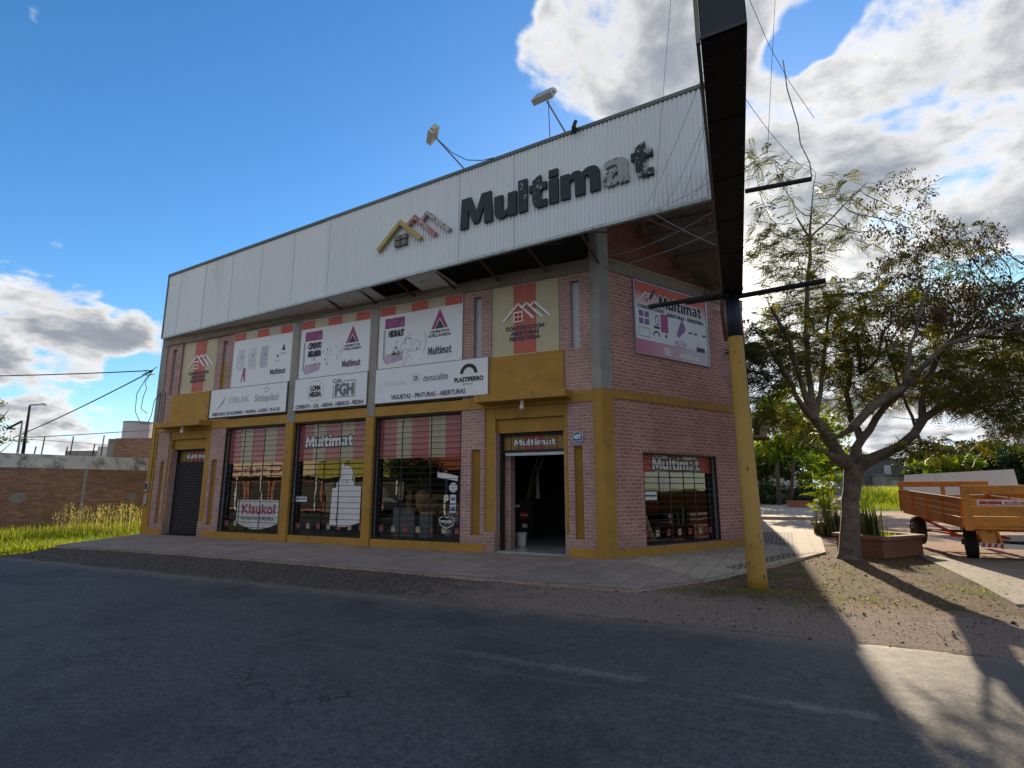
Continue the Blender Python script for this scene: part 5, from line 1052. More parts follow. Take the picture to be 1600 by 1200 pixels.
def limbmesh(name, N_, par, R, m, parent, sides=7):
    n = len(N_); dirs = np.zeros((n,3)); 
    for i in range(n):
        dirs[i] = N_[i]-N_[par[i]] if par[i] >= 0 else [0,0,1]
    dirs /= np.linalg.norm(dirs, axis=1, keepdims=True)+1e-9
    ref = np.tile([.31,.87,.2], (n,1)); a = ref-dirs*(ref*dirs).sum(1)[:,None]; a /= np.linalg.norm(a, axis=1, keepdims=True); b = np.cross(dirs, a)
    th = np.arange(sides)*2*np.pi/sides; ring = a[:,None]*np.cos(th)[None,:,None]+b[:,None]*np.sin(th)[None,:,None]
    V = []; F_ = []
    for i in range(n):
        if par[i] < 0: continue
        p = par[i]; rp = min(R[p], R[i]*1.25 if R[i] < .5*R[p] else R[p]); b0 = len(V)*sides
        a0 = dirs[p] if R[i] > .5*R[p] else dirs[i]
        rg = ring[p] if R[i] > .5*R[p] else ring[i]
        V.append(N_[p]+rg*rp); V.append(N_[i]+ring[i]*R[i])
        for k in range(sides): k2 = (k+1)%sides; F_.append((b0+k, b0+k2, b0+sides+k2, b0+sides+k))
    return npmesh(name, np.concatenate(V), np.array(F_), m, parent=parent, smooth=True)
def pipe_r(N_, par, tip, ex=2.3):
    n = len(N_); acc = np.zeros(n); R = np.zeros(n)
    for i in range(n-1, -1, -1):
        acc[i] = acc[i] if acc[i] > 0 else tip**ex
        if par[i] >= 0: acc[par[i]] += acc[i]
    return acc**(1/ex)
# ---- the big tree by the pavement
TB = np.array([5.32, 3.1, -.08])
L_ = {}
def poly(name, start, pts):   # waypoints: pixel x, y, depth of where the limb runs, radius
    L_[name] = (start, [(at(x, y, t), r) for (x, y, t, r) in pts])
sk = []; skp = []; skr = []
def chain(pid, pts):
    prev = pid
    for q, r in pts:
        a = sk[prev] if prev is not None else None
        if a is not None:
            d = np.linalg.norm(q-a); k = max(1, int(d/.28))
            for j in range(1, k+1):
                t = j/k; j_ = rng.normal(0,.018,3) if j < k else 0
                sk.append(a*(1-t)+q*t+j_); skp.append(prev); skr.append(skr[pid if j == 1 and False else prev]*(1-1/(k-j+1))+r/(k-j+1)); prev = len(sk)-1
        else: sk.append(q); skp.append(-1); skr.append(r); prev = 0
    return prev
W_ = lambda *a: [(at(x, y, t), r) for (x, y, t, r) in a]
chain(None, [(TB, .34)])
trk = chain(0, [(TB+[.02,0,.12],.27)] + W_((1328,840,13.85,.235),(1329,800,13.85,.205),(1331,765,13.85,.20),(1334,735,13.9,.23)))
A0 = chain(trk, W_((1312,712,13.8,.155),(1288,682,13.7,.14),(1272,652,13.6,.12)))
chain(A0, W_((1262,630,13.5,.075),(1248,585,13.2,.065),(1235,535,12.9,.055),(1216,500,12.6,.04),(1192,458,12.3,.028)))
q = chain(A0, W_((1268,620,13.8,.08),(1262,580,14.0,.07),(1259,520,14.2,.06),(1261,450,14.3,.05),(1266,405,14.4,.045),(1265,372,14.4,.035)))
chain(q, W_((1245,340,14.5,.02),(1238,310,14.5,.012))); chain(q, W_((1290,350,14.5,.022),(1330,310,14.6,.016),(1355,285,14.6,.01))); chain(q, W_((1268,330,14.2,.018),(1275,270,14.1,.008)))
chain(A0, W_((1250,628,13.2,.06),(1222,575,12.6,.05),(1196,535,12.1,.035)))
chain(A0, W_((1282,615,14.0,.055),(1286,570,14.3,.05),(1292,520,14.5,.04),(1300,455,14.6,.03)))
B0 = chain(A0-0, W_((1300,688,13.2,.10),(1332,668,12.9,.10),(1358,640,12.7,.095),(1385,620,12.6,.09),(1412,606,12.5,.08)))
chain(B0, W_((1421,560,12.4,.045),(1433,500,12.3,.035),(1452,445,12.2,.025),(1456,410,12.2,.018)))
chain(B0, W_((1440,575,12.1,.055),(1475,540,11.8,.045),(1520,525,11.5,.035),(1570,510,11.3,.025),(1640,490,11.2,.018)))
C0 = chain(trk, W_((1338,700,14.2,.12),(1345,688,14.4,.11)))
chain(C0, W_((1368,655,14.7,.085),(1392,628,14.9,.075),(1415,605,15.1,.065),(1460,585,15.3,.055),(1520,565,15.5,.045),(1600,560,15.8,.03),(1660,560,16,.02)))
q = chain(C0, W_((1330,655,15.0,.085),(1322,615,15.4,.075),(1330,570,15.7,.06),(1320,535,15.9,.05),(1345,500,16,.035),(1340,455,16.2,.02)))
chain(q-4, W_((1345,585,15.0,.05),(1372,560,14.8,.04),(1378,520,14.6,.035),(1405,490,14.5,.025)))
D0 = chain(trk, W_((1352,722,13.7,.15),(1378,710,13.5,.13),(1405,698,13.3,.115),(1428,678,13.1,.10),(1442,655,13.0,.10)))
D1 = chain(D0, W_((1440,628,13.2,.07),(1455,582,13.5,.065),(1472,545,13.7,.06),(1498,522,13.8,.055)))
chain(D1, W_((1545,475,13.9,.045),(1585,445,14.0,.035),(1650,410,14.1,.02))); chain(D1, W_((1550,528,13.6,.035),(1620,520,13.4,.02)))
chain(D0, W_((1475,632,12.7,.06),(1505,612,12.4,.05),(1560,592,12.0,.04),(1620,588,11.7,.025)))
chain(D0, W_((1430,656,13.4,.03),(1395,652,13.7,.02))); chain(D0-7, W_((1440,702,12.8,.035),(1480,706,12.4,.025),(1530,700,12.2,.012)))
chain(A0-5, W_((1285,705,12.8,.03),(1255,690,12.2,.018)))
att = []
def cl(px, py, t, rx, ry, rt_, n):
    for _ in range(int(n*2.2)):
        while True:
            v = rng.uniform(-1, 1, 3)
            if (v*v).sum() < 1: break
        att.append(at(px+v[0]*rx, py+v[1]*ry, t+v[2]*rt_))
for a in ((1200,262,13.2,42,34,.7,26),(1232,395,13.7,72,58,1.2,90),(1195,350,13,30,50,.6,20),(1330,330,14.4,90,62,1.1,60),(1410,300,14.2,55,40,.8,30),(1205,560,12.9,58,85,1.3,110),(1225,660,12.8,50,26,.8,36),
          (1290,520,14.8,95,95,1.7,200),(1400,500,14.6,110,95,2.2,260),(1475,395,13.8,115,68,1.6,190),(1540,500,13.4,100,85,2,300),(1590,580,13.6,70,60,1.6,120),(1740,600,13,110,80,1.8,120),(1530,610,12.6,100,45,1.6,190),(1590,655,12.2,60,32,1.2,70),(1680,520,13,90,140,1.8,190),
          (1440,700,12.8,50,20,.8,34),(1330,610,15.2,55,45,1.0,60),(1400,590,15.6,80,50,1.1,90),(1470,600,15.2,90,50,1.1,80),(1520,705,12.4,34,12,.5,10)): cl(*a)
N_, par = colonize(sk, skp, att)
R = pipe_r(N_, par, .0075); ns = len(sk); R[:ns] = np.array(skr); _c = set(p for i_, p in enumerate(par) if p >= 0 and (i_ < ns)); R[[i_ for i_ in range(ns) if i_ not in _c]] = .007
for i in range(ns, len(N_)): R[i] = min(R[i], R[par[i]]*.92)
TR = empty('street_tree', tuple(TB), 'large spreading tree with grey forked trunk and feathery leaves beside the brick planter', 'tree')
big = [i for i in range(len(N_))]
limbmesh('trunk', N_, par, R, BARK, TR, 8)
nch = np.bincount(par[par >= 0], minlength=len(N_)); tips = np.where((nch == 0) | (R < .011))[0]; tips = tips[tips >= ns]
P = []; D = []; pod = []
for i in tips:
    d = N_[i]-N_[par[i]]; d /= np.linalg.norm(d)+1e-9; v = N_[i]-np.array(CAMP); dp_ = v@np.array(fw); px = 800+866.4*(v@np.array(r2))/dp_; py = 600-866.4*(v@np.array(u2))/dp_
    dens_ = 15 if nch[i] == 0 else 6
    if py < 450: dens_ *= .55
    if py < 360: dens_ *= .55
    ispod = (px > 1350 and py < 530 and rnd.random() < .7)
    k = int(dens_+rnd.random())
    for _ in range(k):
        w = d*.5+rng.normal(0,.75,3); w[2] *= .6; P.append(N_[i]+rng.normal(0,.05,3)); D.append(w); pod.append(ispod)
P = np.array(P); D = np.array(D); pod = np.array(pod)
Lf = rng.uniform(.22,.46,len(P)); Q, per = fronds(P[~pod], D[~pod], Lf[~pod], 8, .030, .10, .4)
cn = np.array([noise.noise(Vector(p*.8)) for p in P[~pod]]); tint = np.clip(.50+.6*cn+rng.normal(0,.13,len(cn)), 0, 1)
npmesh('crown', Q, np.arange(len(Q)).reshape(-1,4), LEAF, parent=TR, tint=np.repeat(tint, per))
Pp = np.repeat(P[pod], 4, 0)+rng.normal(0,.07,(pod.sum()*4,3)); n = len(Pp); a = rng.uniform(0,6.28,n); h = rng.uniform(.04,.09,n); w = rng.uniform(.012,.03,n); dx = np.stack([np.cos(a), np.sin(a), rng.normal(0,.3,n)], -1); dn = np.stack([rng.normal(0,.4,n), rng.normal(0,.4,n), -np.ones(n)], -1)*h[:,None]
Q = np.stack([Pp, Pp+dx*w[:,None]+dn*.5, Pp+dn, Pp-dx*w[:,None]+dn*.5], 1).reshape(-1,3); npmesh('seed_pods', Q, np.arange(len(Q)).reshape(-1,4), PODS, parent=TR, tint=rng.random(n))
print('tree nodes', len(N_), 'fronds', len(P))
# ---- other trees and bushes
def shrub(name, label, cat, base, clumps, nl, ls, m, trunk=None, group=None, tv=.18, tm=.45):
    R_ = empty(name, base, label, cat, group); P = []; tt = []
    tot = sum(c[3]*c[4]*c[5] for c in clumps)**1.0
    for (cx, cy, cz, rx, ry, rz) in clumps:
        k = int(nl*(rx*ry*rz)/tot); sub = rng.normal(0,1,(max(6,k//70),3)); sub /= np.linalg.norm(sub,axis=1,keepdims=True); sub *= rng.uniform(.45,1,(len(sub),1)); tv_ = rng.normal(0,tv,len(sub)); j = rng.integers(0,len(sub),k)
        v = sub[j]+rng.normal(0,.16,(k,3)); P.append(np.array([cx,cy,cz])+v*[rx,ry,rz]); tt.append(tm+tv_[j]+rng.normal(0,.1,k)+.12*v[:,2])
    P = np.concatenate(P); tt = np.clip(np.concatenate(tt),0,1); n = len(P); d = rng.normal(0,1,(n,3)); d /= np.linalg.norm(d,axis=1,keepdims=True); e = np.cross(d, rng.normal(0,1,(n,3))); e /= np.linalg.norm(e,axis=1,keepdims=True)
    s = ls*rng.uniform(.6,1.3,(n,1)); Q = np.stack([P-d*s, P+e*s*.42, P+d*s, P-e*s*.42],1).reshape(-1,3)
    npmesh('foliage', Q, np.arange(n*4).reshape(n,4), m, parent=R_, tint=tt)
    if trunk:
        a = MB()
        for t_ in trunk: a.tube(t_[0], t_[1], 7)
        a.build('trunk', BARK, R_, smooth=True)
    return R_
V3 = lambda p: tuple(float(q) for q in p)
# bright tree behind the pole
b = at(1216,775,56); c1 = [at(*q) for q in ((1205,655,50),(1240,690,51),(1262,660,51),(1200,705,51),(1285,685,52),(1222,630,51))]
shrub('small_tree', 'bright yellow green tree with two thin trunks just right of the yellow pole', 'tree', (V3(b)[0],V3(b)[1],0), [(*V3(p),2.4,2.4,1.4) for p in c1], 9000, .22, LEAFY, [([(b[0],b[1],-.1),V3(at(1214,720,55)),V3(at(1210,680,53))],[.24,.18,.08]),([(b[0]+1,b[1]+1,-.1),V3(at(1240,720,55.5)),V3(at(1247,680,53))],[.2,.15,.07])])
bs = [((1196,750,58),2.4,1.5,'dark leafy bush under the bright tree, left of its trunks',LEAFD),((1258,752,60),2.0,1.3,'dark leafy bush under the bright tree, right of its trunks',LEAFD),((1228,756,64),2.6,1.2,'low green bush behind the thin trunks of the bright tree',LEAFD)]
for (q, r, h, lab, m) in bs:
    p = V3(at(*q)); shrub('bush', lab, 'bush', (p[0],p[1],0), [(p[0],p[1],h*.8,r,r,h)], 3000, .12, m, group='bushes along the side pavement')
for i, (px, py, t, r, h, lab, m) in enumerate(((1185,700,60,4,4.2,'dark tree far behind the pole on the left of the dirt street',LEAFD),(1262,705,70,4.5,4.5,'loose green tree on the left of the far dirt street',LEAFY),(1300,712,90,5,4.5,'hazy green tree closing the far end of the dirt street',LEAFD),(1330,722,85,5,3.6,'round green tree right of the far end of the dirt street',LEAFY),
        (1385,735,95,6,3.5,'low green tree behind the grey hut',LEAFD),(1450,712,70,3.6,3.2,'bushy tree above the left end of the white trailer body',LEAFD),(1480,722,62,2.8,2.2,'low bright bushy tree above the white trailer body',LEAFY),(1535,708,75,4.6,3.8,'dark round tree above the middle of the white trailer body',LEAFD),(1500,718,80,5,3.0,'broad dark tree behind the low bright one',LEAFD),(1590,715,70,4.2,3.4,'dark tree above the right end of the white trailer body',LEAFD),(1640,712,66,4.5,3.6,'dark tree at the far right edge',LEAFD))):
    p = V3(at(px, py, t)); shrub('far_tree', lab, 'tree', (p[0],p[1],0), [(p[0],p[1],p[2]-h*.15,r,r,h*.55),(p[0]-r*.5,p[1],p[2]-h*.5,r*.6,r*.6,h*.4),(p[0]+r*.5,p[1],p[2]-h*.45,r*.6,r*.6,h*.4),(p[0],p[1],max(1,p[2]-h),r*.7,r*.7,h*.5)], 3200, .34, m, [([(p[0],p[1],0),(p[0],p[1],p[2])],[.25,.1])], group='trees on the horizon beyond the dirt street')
p = V3(at(-12,655,33)); shrub('left_tree','sparse tree with drooping leaves at the far left behind the brick wall','tree',(p[0],p[1],0),[(*V3(at(0,640,33)),.9,.9,.7),(*V3(at(8,690,33)),1.3,1.3,.5),(*V3(at(-40,660,33)),1.6,1.6,2.2)],2600,.10,LEAF,[([(p[0],p[1],0),(p[0],p[1],5.0),V3(at(14,640,33))],[.16,.08,.015]),([(p[0],p[1],3.0),V3(at(20,690,33))],[.05,.012])])
# plant growing on the ledge under the roof
p = np.array([2.35,3.9,7.9]); R_ = empty('ledge_plant', V3(p), 'small leafy plant sprouting from the wall ledge under the roof corner', 'plant')
Pq = p+rng.normal(0,1,(90,3))*[.42,.3,.22]+[-.1,-.2,.35]; Q, per = fronds(Pq, rng.normal(0,1,(90,3))*[1,1,.4], rng.uniform(.15,.3,90), 6, .03, .07, .4); npmesh('foliage', Q, np.arange(len(Q)).reshape(-1,4), LEAFY, parent=R_, tint=np.repeat(rng.uniform(.1,.6,90), per))
a = MB()
for k in range(6): e = p+[rnd.uniform(-.6,.4),rnd.uniform(-.5,.2),rnd.uniform(.2,.55)]; a.tube([V3(p), V3(e)], [.012,.005], 5)
a.build('stem', BARK, R_)
# ================================================================ PLANTERS
def planter(name, P4, h, label, m=PBRICK):
    c = (sum(p[0] for p in P4)/4, sum(p[1] for p in P4)/4); R_ = empty(name, (c[0],c[1],-.08), label, 'planter')
    a = MB(); a.prism(P4, -.1, h-.09); a.build('brick_body', m, R_)
    o_ = [(c[0]+(p[0]-c[0])*1.10, c[1]+(p[1]-c[1])*1.10) for p in P4]; i_ = [(c[0]+(p[0]-c[0])*.78, c[1]+(p[1]-c[1])*.78) for p in P4]; a = MB(); n = 4
    for k in range(n):
        k2 = (k+1)%n; a.face([(*o_[k],h),(*o_[k2],h),(*i_[k2],h),(*i_[k],h)]); a.face([(*o_[k],h-.088),(*o_[k2],h-.088),(*o_[k2],h),(*o_[k],h)]); a.face([(*i_[k],h),(*i_[k2],h),(*i_[k2],h-.088),(*i_[k],h-.088)]); a.face([(*o_[k2],h-.088),(*o_[k],h-.088),(*i_[k],h-.088),(*i_[k2],h-.088)])
    a.build('cap', CAP, R_); a = MB(); a.face([(*p,h-.07) for p in i_]); a.build('soil', SOIL, R_); return R_
planter('brick_planter', [(5.18,4.75),(6.12,3.62),(7.18,4.95),(6.25,6.3)], .47, 'low brick planter with thick cap beside the trunk of the big tree')
planter('brick_planter', [(4.85,11.2),(5.75,10.6),(6.3,11.9),(5.4,12.6)], .42, 'smaller brick planter further along the pavement, holding the palm like shrub')
planter('brick_planter', [(4.0,40.5),(5.6,40.3),(5.6,41.6),(4.0,41.8)], .7, 'dark low planter at the far end of the raised pavement')
def spiky(name, label, c, n, h, r, m, z, lean=.12, w=.055):
    R_ = empty(name, (c[0],c[1],z), label, 'plant'); x = c[0]+rng.normal(0,r,n); y = c[1]+rng.normal(0,r,n)
    blades('blades', x, y, np.full(n,z), rng.uniform(.55,1.05,n)*h, w, m, None, None, lean, rng.random(n), stuff=False, parent=R_)
spiky('snake_plant','clump of upright dark sword leaves in the brick planter by the tree trunk',(5.95,4.55),95,.85,.17,SNAKE,.38)
spiky('ground_cover','low green plants in the soil of the brick planter by the tree',(6.4,5.1),160,.13,.28,LEAFY,.38,.6,.04)
spiky('snake_plant','clump of pale sword leaves in front of the palm like shrub',(5.55,10.6),130,1.1,.26,SNAKE,.0,.25)
c = np.array([5.35,11.7,.35]); R_ = empty('palm_shrub', V3(c), 'tall yellow green palm like shrub rising behind the big tree trunk', 'plant'); Pq = []; Dq = []
a = MB()
for k in range(26):
    t_ = rnd.random(); e = c+[rnd.uniform(-.5,.5),rnd.uniform(-.5,.5),.5+2.0*t_]; a.tube([V3(c), V3((c+e)/2+[0,0,.2]), V3(e)], [.02,.012,.006], 5)
    for j in range(4): Pq.append(e*(.55+.15*j)+c*(.45-.15*j)); Dq.append(rng.normal(0,1,3)*[1,1,.5]+[0,0,.6])
a.build('stem', mat('green_stem', (.10,.12,.03), .7), R_); Pq = np.array(Pq); Q, per = fronds(Pq, np.array(Dq), rng.uniform(.35,.6,len(Pq)), 9, .04, .16, .5); npmesh('fronds', Q, np.arange(len(Q)).reshape(-1,4), LEAFY, parent=R_, tint=np.repeat(rng.uniform(.3,1,len(Pq)), per))
# ================================================================ TRAILER
NLp = Vector(V3(at(1509,820,13.2))); FLp = Vector(V3(at(1411,796,17.4))); Lv = FLp-NLp; LT = Lv.length; Lv.normalize(); Wv = Lv.cross(Vector((0,0,1))).normalized(); Uv = Wv.cross(Lv)
FT = Matrix((Wv, Lv, Uv)).transposed().to_4x4(); FT.translation = NLp; WT = 2.25
TRL = empty('farm_trailer', V3((NLp.x+1,NLp.y+2,-.06)), 'orange farm trailer with slatted board sides parked on the dirt street', 'trailer')
a = MB(FT); a.box(0,WT,0,LT,-.10,-.02); a.build('bed', WOODO, TRL)
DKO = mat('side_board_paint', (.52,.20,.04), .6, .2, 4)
def sidewall(x0, x1):
    s_ = MB(FT)
    for (z0, z1) in ((-.02,.155),(.18,.29),(.32,.43),(.462,.585)): s_.box(x0,x1,.0,LT,z0,z1)
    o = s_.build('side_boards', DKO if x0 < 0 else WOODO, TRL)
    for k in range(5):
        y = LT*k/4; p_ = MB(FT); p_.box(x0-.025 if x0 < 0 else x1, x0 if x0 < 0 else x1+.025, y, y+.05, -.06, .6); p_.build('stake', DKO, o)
    t_ = MB(FT); t_.box(x0-.02,x1+.02,-.02,LT+.02,.588,.625); t_.build('top_rail', mat('worn_rail', (.46,.30,.16), .5), o)
sidewall(-.035,0); sidewall(WT,WT+.035)
a = MB(FT)
for (z0, z1) in ((-.02,.20),(.21,.44),(.45,.60),(.72,.88)): a.box(.09,1.62,-.04,-.005,z0,z1)
o = a.build('front_boards', WOODO, TRL)
for (x0, x1) in ((-.04,.13),(1.55,1.75)): a = MB(FT); a.box(x0,x1,-.075,-.04,-.12,.92); a.build('front_post', WOODO, o)
a = MB(FT); a.box(-.04,2.25,-.07,.0,.885,.925); a.build('front_rail', WOODO, o)
a = MB(FT)
for (z0, z1) in ((-.02,.20),(.21,.44),(.45,.60),(.72,.88)): a.box(1.75,2.28,-.04,-.005,z0,z1)
a.build('front_boards', WOODO, TRL)
a = MB(FT); a.rect(.26,1.38,.46,.58,-.042); q = a.build('maker_plate', WHT, o); a = MB(FT); a.text('GROSSPAL',.30,.75,.485,.07,-.0435,slant=.2,bold=.012); a.rect(.78,1.34,.475,.49,-.0435); a.text('ACOPLADOS',.78,1.32,.50,.055,-.0435,bold=.005); a.build('plate_lettering', REDP, q)
a = MB(FT); a.rect(1.16,1.38,.29,.37,-.0425); q = a.build('small_plate', WHT, o); a = MB(FT); a.rect(1.18,1.36,.31,.35,-.0435); a.build('plate_mark', mat('pale_blue_print', (.25,.38,.6), .5), q)
a = MB(FT); a.box(-.04,WT+.03,LT,LT+.05,.60+.10,.86); a.box(-.04,WT+.03,LT,LT+.045,-.02,.45)
for k in (0, .5, 1): x = k*(WT-.06); a.box(x-.03,x+.07,LT-.002,LT+.052,-.02,.86)
a.build('tailgate', WOODO, TRL)
a = MB(FT)
for (y, z) in ((.5,-.2),(LT-1.0,-.25)): a.box(.25,WT-.25,y,y+.1,z,z+.1)
for x in (.45,WT-.5): a.box(x,x+.08,.1,LT-.1,-.2,-.10)
a.build('chassis_rail', ORF, TRL)
def gp(px, py, z): 
    D_ = fw + r2*((px-800)/866.38) - u2*((py-600)/866.38); k = (z-CAMP.z)/D_.z; return CAMP+D_*k
w1p, w2p = gp(1521,872,-.055), gp(1438,850,.02)
def wheel(c, r, w, ax_, lab=None):
    ax_ = Vector(ax_).normalized(); a = MB(); a.tube([c-ax_*w/2, c-ax_*w*.42, c+ax_*w*.42, c+ax_*w/2], [r*.86, r, r, r*.86], 28); o = a.build('tyre', TYR, TRL, smooth=False, bevel=.02)
    a = MB(); a.tube([c-ax_*(w/2+.012), c-ax_*(w/2+.004)], [r*.50,r*.56], 20); a.tube([c+ax_*(w/2+.004), c+ax_*(w/2+.012)], [r*.56,r*.5], 20); h = a.build('rim', RIM, o)
    a = MB(); a.tube([c-ax_*(w/2+.06), c+ax_*(w/2+.05)], .07, 12); a.build('hub', RIM, h)
WA = (Wv.x*.94-Lv.x*.3, Wv.y*.94-Lv.y*.3, 0)
c1_ = Vector((w1p.x,w1p.y,w1p.z+.39)); c2_ = Vector((w2p.x,w2p.y,w2p.z+.41)); 
wheel(c1_, .39, .26, WA); wheel(c2_, .41, .24, Wv); wheel(c1_+Wv*1.65+Lv*.1, .39, .26, WA); wheel(c2_+Wv*1.6, .41, .24, Wv)
a = MB(); a.bar(c1_, c1_+Wv*1.65, .08,.08); a.build('front_axle', DKM, TRL); a = MB(); a.bar(c2_, c2_+Wv*1.6, .08,.08); a.build('rear_axle', DKM, TRL)
a = MB(); m_ = c1_+Wv*.8; rr = c2_+Wv*.8
for (p, q) in ((c2_+Wv*.3,m_),(c2_+Wv*1.3,m_),(rr+Vector((0,0,.25)),m_+Vector((0,0,.1))),(c2_+Wv*.15+Vector((0,0,.35)),c1_*.5+c2_*.5+Wv*.4),(c1_*.5+c2_*.5+Wv*.2,c1_*.5+c2_*.5+Wv*1.2)): a.bar(p, q, .07,.05)
a.build('tow_frame', ORF, TRL)
a = MB(FT); a.solid([(.25,-.12),(.6,-.12),(.6,-.42),(.35,-.45)], .1, .2); a.bar((.62,.1,-.12),(.72,.1,-.55),.07,.05); a.build('front_bracket', WOODO, TRL)
db0, db1 = gp(1532,851,.40), gp(1640,858,.40); dd = (db1-db0).normalized()
a = MB(); a.bar(db0, db0+dd*2.2, .07,.10); db = a.build('drawbar', mat('drawbar_white', (.62,.62,.62), .5), TRL)
n_ = Vector((dd.y,-dd.x,0)); 
if n_.y > 0: n_ = -n_
a = MB()
for k in range(4):
    s0 = .03+k*.11; p = db0+n_*.038; a.face([V3(p+dd*(s0)+Vector((0,0,-.045))), V3(p+dd*(s0+.055)+Vector((0,0,-.045))), V3(p+dd*(s0+.085)+Vector((0,0,.045))), V3(p+dd*(s0+.03)+Vector((0,0,.045)))])
a.build('warning_stripes', REDP, db)
# white covered body behind
pz = [V3(at(1413,742,24)), V3(at(1584,733,24)), V3(at(1596,775,24)), V3(at(1410,775,24))]
dv = Vector(V3(fw)); dv.z = 0; dv.normalize(); R_ = empty('white_trailer_body', (pz[0][0]+2,pz[0][1],-.05), 'long white sloping trailer body standing behind the orange trailer', 'trailer')
a = MB(); bk = [tuple(Vector(p)+(Vector(p)-CAMP).normalized()*1.2*(1.0)+Vector((0,0,-.12))) for p in pz]; a.face([pz[3],pz[2],pz[1],pz[0]]); a.face([pz[0],pz[1],bk[1],bk[0]]); a.face([pz[1],pz[2],bk[2],bk[1]]); a.face([pz[3],pz[0],bk[0],bk[3]]); a.face([bk[0],bk[1],bk[2],bk[3]]); a.face([pz[2],pz[3],bk[3],bk[2]]); a.build('body', mat('pale_grey_body', (.50,.52,.54), .5, .06, 1), R_, recalc=True)
a = MB(); p, q = Vector(pz[3]), Vector(pz[2]); 
for t_ in (.2,.5,.8): c = p.lerp(q,t_)+dv*.3; a.bar(V3(c), (c.x,c.y,-.06), .08,.08)
a.build('leg', DKM, R_)
# ================================================================ BUILDINGS ON THE RIGHT FAR SIDE
def house(name, label, px0, px1, ytop, t, depth, h_extra, m, roof, parts=()):
    p, q = Vector(V3(at(px0, ytop, t))), Vector(V3(at(px1, ytop, t))); h = p.z; R_ = empty(name, ((p.x+q.x)/2,(p.y+q.y)/2,0), label, 'building'); x = (q-p); x.z = 0; w = x.length; x.normalize()
    fr = Matrix.Translation((p.x,p.y,0)) @ Matrix.Rotation(math.atan2(x.y,x.x),4,'Z'); a = MB(fr); a.box(0,w,0,depth,-.3,h); a.build('wall', m, R_)
    a = MB(fr); a.solid([(-.2,h),(w+.2,h),(w+.2,h+.12),(w*.5,h+.12+h_extra),(-.2,h+.12)], -.2, depth+.2); a.build('roof', roof, R_)
    for (x0,x1,z0,z1) in parts: f = MB(fr); f.box(x0*w,x1*w,-.05,-.01,z0*h,z1*h); f.build('window', mat('pale_window', (.55,.57,.6), .4), R_)
    return R_
GRH = mat('grey_shed_sheet', (.12,.125,.135), .6, .1, 3, streak=True)
house('grey_shed','grey metal shed with pale window seen between the tree trunk and the white trailer body',1346,1392,717,75,7,.3,GRH,GRH,((.72,.95,.35,.85),))
house('grey_shed','lower dark grey shed right behind the first one',1390,1425,719,80,7,.2,GRH,GRH)
house('low_hut','low stained block hut at the left end of the white trailer body',1382,1415,742,72,3,.0,CONCG,CONCG,((.3,.6,.3,.8),))
house('far_house','small pale house at the far right edge with a grey roof',1588,1680,714,78,8,.5,CONCG,mat('pale_roof', (.45,.45,.46), .6))
house('white_wall_house','low white wall among the bushes behind the yellow pole',1180,1245,737,62,2,.0,RENDW,RENDW)
R_ = empty('parked_car', V3(gp(1268,779,-.06)), 'small white car parked far down the dirt street', 'car'); p = gp(1268,778.5,-.06); p = Vector((p.x,min(p.y,90),-.06)); p = Vector(V3(at(1268,776,62))); p.z = 0; fr = Matrix.Translation(p) @ Matrix.Rotation(rad(35),4,'Z'); R_.location = p
a = MB(fr); a.solid([(-1.9,.3),(1.9,.3),(1.95,.75),(1.1,.85),(.6,1.3),(-.9,1.32),(-1.5,.9),(-1.95,.85)], -.8, .8); a.build('body', mat('car_white', (.55,.56,.58), .3), R_, bevel=.05)
a = MB(fr); a.flat([(-1.35,.9),(-.85,1.25),(.55,1.24),(.95,.88)], -.803); a.box(-1.7,-.9,-.6,.6,.9,.95); a.build('windows', INK, R_)
for (x, y) in ((-1.2,-.8),(1.2,-.8),(-1.2,.8),(1.2,.8)): a = MB(fr); a.tube([(x,y-.1,.32),(x,y+.1,.32)], .32, 16); a.build('wheel', TYR, R_)
# far field grass
n = 22000; y = 38+26*rng.random(n)**1.3; x = y*.115+rng.uniform(4.3, 24, n); pt_ = np.array([noise.noise(Vector((p*.5, q*.5, 2))) for p, q in zip(x, y)]); blades('far_tall_grass', x, y, Hbase(x, y), (.22+.85*sst(41,50,y))*rng.uniform(.6,1.15,n), .045, GRS, 'tall pale grass on the far field behind the trailers', 'grass', .3, np.clip(.35+.4*pt_+.3*sst(44,52,y)+rng.normal(0,.12,n),0,1))
n = 5000; y = rng.uniform(44, 100, n); x = y*.115-6+rng.uniform(-16, 1, n); k = (x > 4-(y-44)*.05)|True; x, y = x[k], y[k]; blades('far_verge_grass', x, y, Hbase(x, y), rng.uniform(.15,.5,len(x)), .08, GRS, 'green grass left of the far dirt street', 'grass', .4, rng.uniform(.1,.6,len(x)))
# ================================================================ LEFT LOT
WL0, WL1 = Vector((-26.2,-7.0)), Vector((-23.9,4.6)); dW = (WL1-WL0); LW = dW.length; FW_ = frame_of((WL0.x,WL0.y,0), math.atan2(dW.y,dW.x))
R_ = empty('boundary_wall', (-25,-1,-.35), 'old brick boundary wall with stained white top band behind the tall grass', 'wall')
a = MB(FW_); a.box(0,LW,0,.2,-.4,2.60); a.build('brickwork', BRICKL, R_)
a = MB(FW_); a.box(0,LW,-.02,.22,2.603,3.20); a.build('white_band', RENDW, R_)
a = MB(FW_); a.box(8.0,8.12,-.03,0,.3,2.6); a.build('conduit', ALU, R_)
a = MB(FW_); disc(a,5.8,1.35,.28,-.004,16,rz=.22); a.build('plaster_patch', CONCG, R_); a = MB(FW_); disc(a,10.0,1.35,.22,-.004,16,rz=.18); a.build('plaster_patch', CONCG, R_)
a = MB(FW_); a.box(2,4.72,-.12,-.02,-.4,2.62)
